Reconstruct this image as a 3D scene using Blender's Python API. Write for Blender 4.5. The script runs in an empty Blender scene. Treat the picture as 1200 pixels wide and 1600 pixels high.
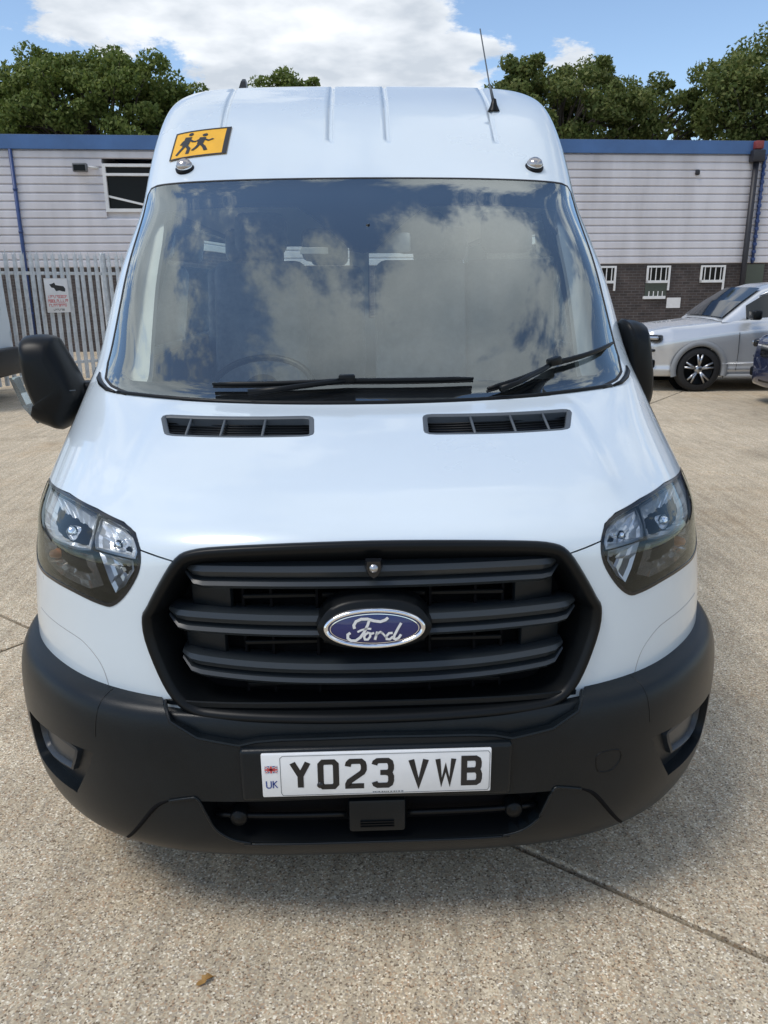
import bpy, bmesh, math, random
import numpy as np
from mathutils import Vector, Matrix
from mathutils.geometry import delaunay_2d_cdt
R = math.radians
random.seed(7)
SC = bpy.context.scene
COL = SC.collection

# ------------------------------------------------------------------ camera
cam_d = bpy.data.cameras.new('camera'); cam = bpy.data.objects.new('camera', cam_d); COL.objects.link(cam)
cam_d.sensor_fit = 'VERTICAL'; cam_d.sensor_height = 36.0; cam_d.lens = 27.0
cam_d.clip_start = 0.05; cam_d.clip_end = 2000
PITCH, YAW, ROLL = R(16.3), .031, .0095
fw = Vector((math.sin(YAW)*math.cos(PITCH), math.cos(YAW)*math.cos(PITCH), -math.sin(PITCH)))
rt = Vector((math.cos(YAW), -math.sin(YAW), 0)); up = rt.cross(fw)
r2 = rt*math.cos(ROLL)-up*math.sin(ROLL); u2 = up*math.cos(ROLL)+rt*math.sin(ROLL)
cm = Matrix((r2, u2, -fw)).transposed().to_4x4(); cm.translation = Vector((-.025, -1.523, 1.57))
cam.matrix_world = cm
SC.camera = cam

# ------------------------------------------------------------------ world: blue sky with broken cloud
SUN_EL, SUN_AZ = R(60), R(-118)      # azimuth from +Y (behind the minibus) towards +X
wd = bpy.data.worlds.new('World'); SC.world = wd; wd.use_nodes = True
nt = wd.node_tree; nt.nodes.clear()
def wn(t, **k):
    n = nt.nodes.new(t)
    for a, b in k.items(): setattr(n, a, b)
    return n
def wl(a, b): nt.links.new(a, b)
def wmath(op, a, b=None, c=None):
    n = wn('ShaderNodeMath', operation=op)
    for i, x in enumerate((a, b, c)):
        if x is None: continue
        if isinstance(x, (int, float)): n.inputs[i].default_value = x
        else: wl(x, n.inputs[i])
    return n.outputs[0]
wo = wn('ShaderNodeOutputWorld'); bg = wn('ShaderNodeBackground'); bg.inputs[1].default_value = 0.135
wl(bg.outputs[0], wo.inputs[0])
sky = wn('ShaderNodeTexSky', sky_type='NISHITA', sun_disc=False, sun_elevation=SUN_EL, sun_rotation=SUN_AZ, air_density=1.0, dust_density=.25, ozone_density=1.6)
tc = wn('ShaderNodeTexCoord'); sx = wn('ShaderNodeSeparateXYZ'); wl(tc.outputs['Generated'], sx.inputs[0])
zz = wmath('ADD', wmath('MAXIMUM', sx.outputs[2], 0.0), .16)
cx = wn('ShaderNodeCombineXYZ'); wl(wmath('DIVIDE', sx.outputs[0], zz), cx.inputs[0]); wl(wmath('DIVIDE', sx.outputs[1], zz), cx.inputs[1])
nz = wn('ShaderNodeTexNoise', noise_dimensions='3D'); nz.inputs['Scale'].default_value = 1.75; nz.inputs['Detail'].default_value = 9; nz.inputs['Roughness'].default_value = .66; nz.inputs['Distortion'].default_value = .25
mp = wn('ShaderNodeMapping'); mp.inputs['Location'].default_value = (1.9, -3.6, 4.4); wl(cx.outputs[0], mp.inputs[0]); wl(mp.outputs[0], nz.inputs['Vector'])
def blob(dirv, k, amt):          # one big cumulus (amt>0) or a clear gap (amt<0)
    d = Vector(dirv).normalized()
    vn = wn('ShaderNodeVectorMath', operation='DOT_PRODUCT'); wl(tc.outputs['Generated'], vn.inputs[0]); vn.inputs[1].default_value = d
    return wmath('MULTIPLY', wmath('POWER', wmath('MAXIMUM', vn.outputs['Value'], 0.0), k), amt)
den = nz.outputs[0]
for b in [((-.03, .955, .32), 45, .26), ((-.14, .95, .28), 220, .10), ((.05, .96, .25), 300, .10), ((.34, .90, .27), 45, -.24), ((-.32, .92, .22), 90, -.20), ((-.17, .96, .21), 500, -.14), ((-.29, .92, .265), 900, .20), ((.247, .938, .236), 1500, .26)]: den = wmath('ADD', den, blob(*b))
rp = wn('ShaderNodeMapRange', interpolation_type='SMOOTHSTEP'); wl(den, rp.inputs[0]); rp.inputs[1].default_value = .485; rp.inputs[2].default_value = .56
nz2 = wn('ShaderNodeTexNoise'); nz2.inputs['Scale'].default_value = 4.2; nz2.inputs['Detail'].default_value = 6; wl(mp.outputs[0], nz2.inputs['Vector'])
cr = wn('ShaderNodeValToRGB'); wl(nz2.outputs[0], cr.inputs[0])
cr.color_ramp.elements[0].position = .36; cr.color_ramp.elements[0].color = (3.5, 3.85, 4.3, 1)
cr.color_ramp.elements[1].position = .66; cr.color_ramp.elements[1].color = (5.9, 6.1, 6.35, 1)
mx = wn('ShaderNodeMixRGB'); wl(rp.outputs[0], mx.inputs[0]); wl(sky.outputs[0], mx.inputs[1]); wl(cr.outputs[0], mx.inputs[2])
wl(mx.outputs[0], bg.inputs[0])

sd = bpy.data.lights.new('sun', 'SUN'); sun = bpy.data.objects.new('sun', sd); COL.objects.link(sun)
sd.energy = 1.5; sd.angle = R(20); sd.color = (1, .95, .87)
sv = Vector((math.sin(SUN_AZ)*math.cos(SUN_EL), math.cos(SUN_AZ)*math.cos(SUN_EL), math.sin(SUN_EL)))
sun.rotation_euler = sv.to_track_quat('Z', 'Y').to_euler(); sun.location = (0, 0, 20)
SC.view_settings.view_transform = 'Standard'; SC.view_settings.look = 'None'
SC.view_settings.exposure = 0.42; SC.view_settings.gamma = 1.0; SC.view_settings.use_curve_mapping = False
SC.render.engine = 'CYCLES'
SC.cycles.use_denoising = True
SC.cycles.max_bounces = 10; SC.cycles.transparent_max_bounces = 16; SC.cycles.caustics_reflective = False; SC.cycles.caustics_refractive = False

# ------------------------------------------------------------------ materials
def new_mat(name):
    m = bpy.data.materials.new(name); m.use_nodes = True
    return m, m.node_tree, m.node_tree.nodes['Principled BSDF']
def N(t, typ, **k):
    n = t.nodes.new(typ)
    for a, b in k.items():
        if a in n.inputs: n.inputs[a].default_value = b
        else: setattr(n, a, b)
    return n
def simple(name, col, rough=.5, metal=0, coat=0, spec=.5, var=.0, vscale=8, bump=0, bscale=60, ior=None):
    m, t, p = new_mat(name)
    p.inputs['Base Color'].default_value = (*col, 1); p.inputs['Roughness'].default_value = rough; p.inputs['Metallic'].default_value = metal
    p.inputs['Coat Weight'].default_value = coat; p.inputs['Coat Roughness'].default_value = .04; p.inputs['Specular IOR Level'].default_value = spec
    g = N(t, 'ShaderNodeTexCoord')
    if var:
        n = N(t, 'ShaderNodeTexNoise', Scale=vscale, Detail=6, Roughness=.6); t.links.new(g.outputs['Object'], n.inputs['Vector'])
        r = N(t, 'ShaderNodeValToRGB'); r.color_ramp.elements[0].position = .3; r.color_ramp.elements[1].position = .7
        r.color_ramp.elements[0].color = (*[c*(1-var) for c in col], 1); r.color_ramp.elements[1].color = (*[min(1, c*(1+var)) for c in col], 1)
        t.links.new(n.outputs[0], r.inputs[0]); t.links.new(r.outputs[0], p.inputs['Base Color'])
        q = N(t, 'ShaderNodeMapRange'); q.inputs[3].default_value = max(0, rough-.06); q.inputs[4].default_value = min(1, rough+.08)
        t.links.new(n.outputs[0], q.inputs[0]); t.links.new(q.outputs[0], p.inputs['Roughness'])
    if bump:
        n = N(t, 'ShaderNodeTexNoise', Scale=bscale, Detail=3); t.links.new(g.outputs['Object'], n.inputs['Vector'])
        b = N(t, 'ShaderNodeBump', Strength=bump, Distance=.004); t.links.new(n.outputs[0], b.inputs['Height']); t.links.new(b.outputs[0], p.inputs['Normal'])
    return m
def dusty(m, amt, col):
    t = m.node_tree; p = t.nodes['Principled BSDF']; src = p.inputs['Base Color'].links[0].from_socket
    g = N(t, 'ShaderNodeTexCoord'); n = N(t, 'ShaderNodeTexNoise', Scale=3.5, Detail=9, Roughness=.72); t.links.new(g.outputs['Object'], n.inputs['Vector'])
    n2 = N(t, 'ShaderNodeTexNoise', Scale=260, Detail=2); t.links.new(g.outputs['Object'], n2.inputs['Vector'])
    a = N(t, 'ShaderNodeMapRange'); a.inputs[1].default_value = .45; a.inputs[2].default_value = .8; a.inputs[3].default_value = amt*.25; a.inputs[4].default_value = amt; t.links.new(n.outputs[0], a.inputs[0])
    k = N(t, 'ShaderNodeMath', operation='MULTIPLY'); t.links.new(a.outputs[0], k.inputs[0]); t.links.new(n2.outputs[0], k.inputs[1])
    x = N(t, 'ShaderNodeMixRGB'); x.inputs[2].default_value = (*col, 1); t.links.new(k.outputs[0], x.inputs[0]); t.links.new(src, x.inputs[1]); t.links.new(x.outputs[0], p.inputs['Base Color'])
def glass(name, tint=(.9, .95, .92), rough=.0, refl=1.0, dust_haze=.0):
    m, t, p = new_mat(name); t.nodes.remove(p)
    o = t.nodes['Material Output']
    a = N(t, 'ShaderNodeBsdfTransparent'); a.inputs[0].default_value = (*tint, 1)
    g = N(t, 'ShaderNodeBsdfGlossy', Roughness=rough); g.inputs[0].default_value = (.93, 1, .985, 1); f = N(t, 'ShaderNodeFresnel', IOR=1.52)
    k = N(t, 'ShaderNodeMath', operation='MULTIPLY'); k.inputs[1].default_value = refl; k.use_clamp = True
    t.links.new(f.outputs[0], k.inputs[0])
    s = N(t, 'ShaderNodeMixShader'); t.links.new(k.outputs[0], s.inputs[0]); t.links.new(a.outputs[0], s.inputs[1]); t.links.new(g.outputs[0], s.inputs[2])
    out = s
    if dust_haze:
        d = N(t, 'ShaderNodeBsdfDiffuse'); d.inputs[0].default_value = (.5, .52, .5, 1)  # dusty film, doubling as a pale haze painted over the glass
        gc = N(t, 'ShaderNodeTexCoord'); n = N(t, 'ShaderNodeTexNoise', Scale=5, Detail=5); t.links.new(gc.outputs['Object'], n.inputs['Vector'])
        r = N(t, 'ShaderNodeMapRange'); r.inputs[1].default_value = .35; r.inputs[2].default_value = .8; r.inputs[3].default_value = dust_haze*.5; r.inputs[4].default_value = dust_haze*1.6
        t.links.new(n.outputs[0], r.inputs[0])
        s2 = N(t, 'ShaderNodeMixShader'); t.links.new(r.outputs[0], s2.inputs[0]); t.links.new(s.outputs[0], s2.inputs[1]); t.links.new(d.outputs[0], s2.inputs[2]); out = s2
    t.links.new(out.outputs[0], o.inputs[0])
    return m
M = dict(
 paint=simple('white_paint', (.62, .695, .75), .28, coat=.8, var=.02, vscale=1.5),
 black=simple('black_plastic', (.004, .005, .006), .36, spec=.20),
 bar=simple('grille_bar_plastic', (.022, .027, .031), .30, spec=.5),
 wingseam=simple('seam_grey', (.30, .31, .32), .6),
 gloss_black=simple('gloss_black', (.008, .009, .011), .16),
 bumper=simple('bumper_plastic', (.0032, .0058, .0082), .33, spec=.27, var=.18, vscale=5, bump=.12, bscale=500),
 void=simple('dark_void', (.004, .004, .005), .8, spec=.1),
 rubber=simple('rubber', (.012, .012, .013), .7, var=.2),
 reflector=simple('lamp_reflector', (.88, .90, .92), .22, metal=.45),
 script=simple('bright_trim', (.75, .77, .80), .3, metal=.4),
 chrome=simple('chrome', (.82, .83, .85), .10, metal=1),
 satin=simple('satin_metal', (.45, .46, .48), .30, metal=1, var=.1),
 lampbase=simple('lamp_base', (.24, .245, .25), .3, metal=.5),
 amber=simple('amber_lamp', (.46, .43, .41), .20, metal=.75), amberbulb=simple('amber_bulb', (.55, .22, .10), .3),
 palelens=glass('pale_lens', (.92, .92, .90), .05, 1.0, .35),
 blue=simple('badge_blue', (.006, .012, .10), .22, coat=.6),
 platewhite=simple('plate_white', (.74, .75, .76), .4, var=.03, vscale=30),
 plateblack=simple('plate_ink', (.01, .01, .012), .4),
 red=simple('ink_red', (.55, .06, .07), .5), pink=simple('faded_red_ink', (.62, .22, .22), .6), ink_blue=simple('ink_blue', (.03, .06, .25), .5),
 yellow=simple('sign_yellow', (.80, .41, .012), .45, var=.08, vscale=12),
 grey_trim=simple('grey_trim', (.07, .082, .095), .5, var=.1),
 foggrey=simple('fog_blank_grey', (.022, .027, .033), .35, var=.1),
 dash=simple('dashboard_grey', (.20, .21, .21), .7, var=.1, bump=.1),
 cloth=simple('seat_cloth', (.27, .28, .29), .95, var=.25, vscale=20),
 liner=simple('headliner_cloth', (.66, .68, .65), .95, var=.05),
 frit=simple('frit_black', (.006, .008, .014), .25),
 windscreen=glass('windscreen_glass', (.93, .98, .95), 0, 2.9, .012),
 sideglass=glass('side_glass', (.90, .95, .93), 0, 1.0),
 lens=glass('clear_lens', (.95, .97, .98), 0, 1.0),
 floor_dark=simple('underbody', (.012, .012, .012), .9),
)

dusty(M['bumper'], .11, (.09, .095, .10)); dusty(M['paint'], .10, (.36, .33, .28))

# ------------------------------------------------------------------ objects
def setp(o, label=None, cat=None, group=None, kind=None):
    if label: o['label'] = label
    if cat: o['category'] = cat
    if group: o['group'] = group
    if kind: o['kind'] = kind
    return o
def root(name, loc, label, cat, group=None, rz=0):
    o = bpy.data.objects.new(name, None); COL.objects.link(o); o.location = loc; o.rotation_euler = (0, 0, rz); o.empty_display_size = .2
    return setp(o, label, cat, group)
def mesh(name, V, F, mat, parent=None, smooth=True, label=None, normals=None, inv=None):
    me = bpy.data.meshes.new(name); me.from_pydata([tuple(map(float, v)) for v in V], [], [tuple(map(int, f)) for f in F]); me.update()
    for m in (mat if isinstance(mat, list) else [mat]): me.materials.append(m)
    if smooth: me.polygons.foreach_set('use_smooth', [True]*len(me.polygons))
    if normals is not None: me.normals_split_custom_set_from_vertices(normals)
    o = bpy.data.objects.new(name, me); COL.objects.link(o)
    if parent: o.parent = parent
    if label: o['label'] = label
    return o
VANLOC = Vector((0, 1.0, 0))
def vm(name, V, F, mat, parent, smooth=True, label=None, normals=None):   # minibus part: vertices in world metres
    V = np.asarray(V, float)-np.array(VANLOC)
    return mesh(name, V, F, mat, parent, smooth, label, normals)
def fin(bm, name, mat, parent, smooth=True, van=False, label=None):
    me = bpy.data.meshes.new(name); bmesh.ops.recalc_face_normals(bm, faces=bm.faces)
    if van: bmesh.ops.translate(bm, verts=bm.verts, vec=-VANLOC)
    bm.to_mesh(me); bm.free()
    for m in (mat if isinstance(mat, list) else [mat]): me.materials.append(m)
    if smooth: me.polygons.foreach_set('use_smooth', [True]*len(me.polygons))
    o = bpy.data.objects.new(name, me); COL.objects.link(o)
    if parent: o.parent = parent
    if label: o['label'] = label
    return o
def rbox(name, c, s, mat, parent, bev=.02, seg=3, rot=None, van=False, bm_in=None, taper=None, label=None):
    bm = bmesh.new(); bmesh.ops.create_cube(bm, size=1)
    for v in bm.verts:
        k = taper if (taper and v.co.z > 0) else 1
        v.co = Vector((v.co.x*s[0]*k, v.co.y*s[1]*k, v.co.z*s[2]))
    if bev: bmesh.ops.bevel(bm, geom=bm.edges[:], offset=bev, segments=seg, affect='EDGES', profile=.5)
    Mx = Matrix.Translation(c) @ (rot.to_4x4() if rot is not None else Matrix())
    bmesh.ops.transform(bm, matrix=Mx, verts=bm.verts)
    if bm_in is not None: return bm
    o = fin(bm, name, mat, parent, bool(bev), van, label)
    if bev: flat_normals(o)
    return o
def flat_normals(o):
    try:
        o.data.set_sharp_from_angle(angle=R(40))
    except Exception: pass
def tube(pts, r, n=8, closed=False):
    pts = [Vector(p) for p in pts]; V = []; F = []
    rr = r if isinstance(r, (list, tuple)) else [r]*len(pts)
    for i, p in enumerate(pts):
        a = pts[i-1] if (i > 0 or closed) else p; b = pts[(i+1) % len(pts)] if (i < len(pts)-1 or closed) else p
        t = (b-a).normalized(); h = Vector((0, 0, 1)) if abs(t.z) < .9 else Vector((1, 0, 0))
        s = t.cross(h).normalized(); q = s.cross(t)
        for k in range(n):
            th = 2*math.pi*k/n; V.append(p+(s*math.cos(th)+q*math.sin(th))*rr[i])
    m = len(pts)
    for i in range(m if closed else m-1):
        j = (i+1) % m
        for k in range(n): F.append((i*n+k, i*n+(k+1) % n, j*n+(k+1) % n, j*n+k))
    if not closed: F.append(tuple(range(n))[::-1]); F.append(tuple((m-1)*n+k for k in range(n)))
    return V, F
def lathe(prof, n=40, axis='X', c=(0, 0, 0)):
    V = []; F = []
    for k in range(n):
        a = 2*math.pi*k/n
        for (r, h) in prof:
            q = (h, r*math.cos(a), r*math.sin(a)) if axis == 'X' else ((r*math.cos(a), h, r*math.sin(a)) if axis == 'Y' else (r*math.cos(a), r*math.sin(a), h))
            V.append((q[0]+c[0], q[1]+c[1], q[2]+c[2]))
    m = len(prof)
    for k in range(n):
        for i in range(m-1): F.append((k*m+i, k*m+i+1, ((k+1) % n)*m+i+1, ((k+1) % n)*m+i))
    return V, F
def stroke(pts, w, closed=False):          # flat mitred band in 2-D
    P = [Vector((p[0], p[1])) for p in pts]; n = len(P); L = []; Rr = []
    for i in range(n):
        a = P[i-1] if (i > 0 or closed) else None; b = P[(i+1) % n] if (i < n-1 or closed) else None
        d1 = (P[i]-a).normalized() if a is not None else None; d2 = (b-P[i]).normalized() if b is not None else None
        if d1 is None: d1 = d2
        if d2 is None: d2 = d1
        t = (d1+d2); t = t.normalized() if t.length > 1e-6 else d1
        nn = Vector((-t.y, t.x)); k = 1/max(.45, nn.dot(Vector((-d1.y, d1.x))))
        L.append(P[i]+nn*w/2*k); Rr.append(P[i]-nn*w/2*k)
    V = L+Rr; F = []
    for i in range(n if closed else n-1):
        j = (i+1) % n; F.append((i, j, n+j, n+i)[::-1])
    return [tuple(v) for v in V], F
def join2(parts):
    V = []; F = []
    for v, f in parts:
        o = len(V); V += list(v); F += [tuple(i+o for i in q) for q in f]
    return V, F

# ------------------------------------------------------------------ minibus skins
# ---- spline skins: half-width control nets (x>=0), approximating bicubic B-spline, one fitting pass
X9=[0,.35,.62,.80,.92,.99,1.02,1.03,1.03]
NOSE=[.05,.068,.155,.30,.49,.74,1.02,1.6,6.]
def nose(z,dy=0.,dx=0.): return [(x+(dx if i>3 else 0),y+dy,z) for i,(x,y) in enumerate(zip(X9,NOSE))]
SKIN=[nose(.45,-.01,.014),nose(.65,-.01,.014),nose(.82,0,.003),nose(.95,.012,-.016),
[(0,.085,1.045),(.35,.11,1.042),(.62,.22,1.03),(.80,.38,1.015),(.92,.57,.995),(.985,.78,.98),(1.02,1.02,.97),(1.03,1.6,.97),(1.03,6,.97)],
[(0,.26,1.125),(.35,.285,1.122),(.62,.39,1.115),(.80,.55,1.10),(.92,.73,1.075),(.985,.90,1.06),(1.02,1.1,1.05),(1.03,1.6,1.05),(1.03,6,1.05)],
[(0,.5,1.19),(.35,.52,1.188),(.62,.62,1.19),(.80,.76,1.185),(.91,.91,1.165),(.975,1.05,1.15),(1.01,1.2,1.14),(1.025,1.6,1.14),(1.025,6,1.14)],
[(0,.74,1.245),(.35,.765,1.25),(.62,.85,1.26),(.80,.97,1.27),(.89,1.07,1.27),(.955,1.18,1.26),(.99,1.32,1.25),(1.005,1.6,1.24),(1.01,6,1.24)],
[(0,.90,1.35),(.35,.92,1.35),(.62,.99,1.36),(.79,1.10,1.365),(.87,1.19,1.365),(.94,1.30,1.36),(.975,1.43,1.35),(.995,1.7,1.34),(1.0,6,1.34)],
[(0,1.31,1.62),(.35,1.32,1.62),(.63,1.362,1.62),(.80,1.425,1.623),(.875,1.485,1.623),(.935,1.58,1.62),(.968,1.72,1.61),(.985,2.0,1.6),(.985,6,1.6)],
[(0,1.70,1.875),(.35,1.708,1.875),(.64,1.742,1.872),(.80,1.79,1.868),(.87,1.84,1.864),(.923,1.92,1.858),(.955,2.05,1.85),(.97,2.35,1.84),(.97,6,1.84)],
[(0,1.90,2.005),(.35,1.907,2.005),(.65,1.932,2.0),(.81,1.968,1.995),(.88,2.01,1.987),(.928,2.085,1.98),(.955,2.21,1.97),(.965,2.5,1.955),(.965,6,1.95)],
[(0,2.15,2.20),(.36,2.158,2.2),(.67,2.175,2.196),(.82,2.20,2.19),(.89,2.24,2.184),(.932,2.31,2.176),(.955,2.44,2.16),(.963,2.8,2.14),(.963,6,2.14)],
[(0,2.40,2.385),(.36,2.405,2.384),(.67,2.418,2.381),(.825,2.44,2.374),(.888,2.478,2.364),(.925,2.56,2.35),(.94,2.71,2.33),(.945,3.1,2.31),(.945,6,2.31)],
[(0,2.68,2.50),(.35,2.684,2.499),(.66,2.695,2.495),(.815,2.715,2.483),(.872,2.762,2.468),(.905,2.86,2.45),(.92,3.03,2.432),(.925,3.5,2.42),(.925,6,2.42)],
[(0,3.2,2.548),(.35,3.2,2.546),(.63,3.22,2.538),(.75,3.28,2.525),(.805,3.4,2.51),(.835,3.6,2.495),(.85,3.9,2.485),(.86,4.5,2.48),(.86,6,2.48)],
[(0,6,2.56),(.33,6,2.557),(.58,6,2.547),(.69,6,2.535),(.74,6,2.525),(.765,6,2.515),(.78,6,2.505),(.785,6,2.50),(.79,6,2.495)],
]
XB=[0,.35,.62,.80,.93,1.0,1.03,1.04,1.04]
YB=[0,.008,.07,.19,.35,.52,.74,.98,1.1]
def brow(z,k,dy): return [(x*k if i>1 else x,y+dy,z) for i,(x,y) in enumerate(zip(XB,YB))]
BUMPER=[brow(.185,.96,.15),brow(.22,.975,.075),brow(.275,.99,.028),brow(.36,.998,.006),brow(.46,1.003,0),brow(.54,1.002,-.002),brow(.60,.998,.004),brow(.64,.985,.02),brow(.656,.957,.055),brow(.66,.91,.13)]
def widen(r):          # two more stations along the side so the spacing grows evenly
    a,b=np.array(r[7],float),np.array(r[8],float); return list(r[:8])+[tuple(a+(b-a)*.22),tuple(a+(b-a)*.56),tuple(b)]
SKIN=[widen(r) for r in SKIN]
def _w(t): return np.stack([(1-t)**3,3*t**3-6*t**2+4,-3*t**3+3*t**2+3*t+1,t**3],-1)/6.
def _dw(t): return np.stack([-3*(1-t)**2,9*t**2-12*t,-9*t**2+6*t+3,3*t**2],-1)/6.
class Skin:
    def __init__(s,rows,fit=2):
        P=np.array(rows,float); Q=P.copy()
        s.nv,s.nu=P.shape[:2]
        for _ in range(fit):
            s.pad(Q); g=s.at(*np.meshgrid(np.arange(s.nu),np.arange(s.nv)))
            Q=Q+(P-g)
        s.pad(Q)
    def pad(s,Q):
        left=Q[:,1:2]*np.array([-1,1,1]); right=2*Q[:,-1:]-Q[:,-2:-1]
        Q=np.concatenate([left,Q,right],1)
        s.Q=np.concatenate([2*Q[:1]-Q[1:2],Q,2*Q[-1:]-Q[-2:-1]],0)
    def at(s,u,v,d=None):
        u=np.asarray(u,float); v=np.asarray(v,float); sg=np.where(u<0,-1.,1.); u=np.abs(u)
        i=np.clip(np.floor(u).astype(int),0,s.nu-2); j=np.clip(np.floor(v).astype(int),0,s.nv-2)
        wu=(_dw if d=='u' else _w)(u-i); wv=(_dw if d=='v' else _w)(v-j)
        o=0
        for a in range(4):
            for b in range(4): o=o+(wv[...,a]*wu[...,b])[...,None]*s.Q[j+a,i+b]
        o=o.copy(); o[...,0]*=sg
        if d=='u': o=o*sg[...,None]
        return o
    def normal(s,u,v):
        n=np.cross(s.at(u,v,'u'),s.at(u,v,'v'))
        return n/(np.linalg.norm(n,axis=-1,keepdims=True)+1e-12)
SK = Skin(SKIN); BK = Skin(BUMPER)
def sym(half):                         # half outline from (0,bottom) outwards to (0,top) -> closed outline
    h = [tuple(p) for p in half]; return h+[(-u, v) for u, v in reversed(h) if abs(u) > 1e-9]
def flip(loop): return [(-u, v) for u, v in reversed(loop)]
def smooth_loop(L, n=5, corner=50):
    out = []; m = len(L)
    for i in range(m):
        p0, p1, p2, p3 = [np.array(L[(i+k-1) % m], float) for k in range(4)]
        for s in range(n):
            t = s/n
            out.append(.5*((2*p1)+(-p0+p2)*t+(2*p0-5*p1+4*p2-p3)*t*t+(-p0+3*p1-3*p2+p3)*t**3))
    return [tuple(o) for o in out]
def dense(K, L, step=.02):
    out = []; m = len(L)
    A = np.array(L, float); P = K.at(A[:, 0], A[:, 1])
    for i in range(m):
        j = (i+1) % m; n = max(1, min(60, int(np.linalg.norm(P[j]-P[i])/step)))
        for s in range(n): out.append(tuple(A[i]+(A[j]-A[i])*s/n))
    return out
def shrink(K, L, d):
    A = np.array(L, float); su = np.linalg.norm(K.at(A[:, 0], A[:, 1], 'u'), axis=1)+1e-6; sv_ = np.linalg.norm(K.at(A[:, 0], A[:, 1], 'v'), axis=1)+1e-6
    area = sum(A[i-1][0]*A[i][1]-A[i][0]*A[i-1][1] for i in range(len(A))); sg = 1 if area > 0 else -1
    T = (np.roll(A, -1, 0)-np.roll(A, 1, 0)); tx, ty = T[:, 0]*su, T[:, 1]*sv_; l = np.hypot(tx, ty)+1e-9
    return [tuple(x) for x in np.stack([A[:, 0]-sg*ty/l*d/su, A[:, 1]+sg*tx/l*d/sv_], 1)]
def inpoly(px, py, L):
    c = np.zeros(px.shape, bool); A = np.array(L, float); m = len(A); j = m-1
    for i in range(m):
        xi, yi = A[i]; xj, yj = A[j]
        k = ((yi > py) != (yj > py)) & (px < (xj-xi)*(py-yi)/((yj-yi)+1e-15)+xi); c ^= k; j = i
    return c
def panel(name, K, outline, mat, parent, holes=(), off=0., thick=.01, du=.12, dv=.1, step=.02, disp=None, label=None, edge=True, lines=()):
    loops = [dense(K, outline, step)]+[dense(K, h, step) for h in holes]
    V2 = []; E = []
    for L in loops:
        o = len(V2); V2 += L; E += [(o+i, o+(i+1) % len(L)) for i in range(len(L))]
    for L in lines:
        o = len(V2); V2 += [tuple(q) for q in L]; E += [(o+i, o+i+1) for i in range(len(L)-1)]
    A = np.array(loops[0]); b = np.array(V2)
    gu, gv = np.meshgrid(np.arange(A[:, 0].min()+du*.5, A[:, 0].max(), du), np.arange(A[:, 1].min()+dv*.5, A[:, 1].max(), dv)); gu = gu.ravel(); gv = gv.ravel()
    k = inpoly(gu, gv, loops[0])
    for L in loops[1:]: k &= ~inpoly(gu, gv, L)
    gu, gv = gu[k], gv[k]
    if len(gu):
        keep = np.ones(len(gu), bool)
        for s in range(0, len(gu), 2000):
            d = np.min(((gu[s:s+2000, None]-b[None, :, 0])/du)**2+((gv[s:s+2000, None]-b[None, :, 1])/dv)**2, axis=1); keep[s:s+2000] = d > .16
        gu, gv = gu[keep], gv[keep]
    pts = [Vector((u, v)) for u, v in V2]+[Vector((u, v)) for u, v in zip(gu, gv)]
    r = delaunay_2d_cdt(pts, E, [], 0, 1e-6)
    P2 = np.array([(v.x, v.y) for v in r[0]]); T = [tuple(f) for f in r[2]]
    cen = np.array([P2[list(f)].mean(0) for f in T])
    k = inpoly(cen[:, 0], cen[:, 1], loops[0])
    for L in loops[1:]: k &= ~inpoly(cen[:, 0], cen[:, 1], L)
    T = [f for f, q in zip(T, k) if q]
    used = sorted(set(i for f in T for i in f)); mp_ = {a: i for i, a in enumerate(used)}
    P2 = P2[used]; T = [tuple(mp_[i] for i in f) for f in T]
    P = K.at(P2[:, 0], P2[:, 1]); Nn = K.normal(P2[:, 0], P2[:, 1])
    o_ = off+(disp(P2[:, 0], P2[:, 1], P) if disp else 0)
    P3 = P+Nn*(o_[:, None] if hasattr(o_, 'shape') else o_)
    if disp:                                   # normals of the displaced sheet
        h = 1e-3
        def q(u, v): return K.at(u, v)+K.normal(u, v)*(off+disp(u, v, K.at(u, v)))[:, None]
        Nn2 = np.cross(q(P2[:, 0]+h, P2[:, 1])-P3, q(P2[:, 0], P2[:, 1]+h)-P3); Nn2 /= np.linalg.norm(Nn2, axis=1, keepdims=True)+1e-15
        Nt = Nn2
    else: Nt = Nn
    if len(T):                                 # outward winding
        f = T[0]; g = np.cross(P3[f[1]]-P3[f[0]], P3[f[2]]-P3[f[0]])
        T = [t if np.dot(np.cross(P3[t[1]]-P3[t[0]], P3[t[2]]-P3[t[0]]), Nn[t[0]]) > 0 else t[::-1] for t in T]
    V = [p for p in P3]; NL = [n for n in Nt]; F = list(T)
    if edge and thick:
        cnt = {}
        for t in T:
            for i in range(3): cnt[(t[i], t[(i+1) % 3])] = 1
        be = [e for e in cnt if (e[1], e[0]) not in cnt]; ids = {}
        for a, c in be:
            for x in (a, c):
                if x not in ids:
                    ids[x] = len(V); V += [P3[x], P3[x]-Nn[x]*thick]; NL += [None, None]
            d = P3[c]-P3[a]; n_ = np.cross(d, Nn[a]); n_ /= np.linalg.norm(n_)+1e-12
            for x in (a, c):
                for q_ in (0, 1): NL[ids[x]+q_] = n_ if NL[ids[x]+q_] is None else NL[ids[x]+q_]+n_
            F.append((ids[a], ids[a]+1, ids[c]+1, ids[c]))
        NL = [n/(np.linalg.norm(n)+1e-12) for n in NL]
    return vm(name, V, F, mat, parent, True, label, [tuple(n) for n in NL])
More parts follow.
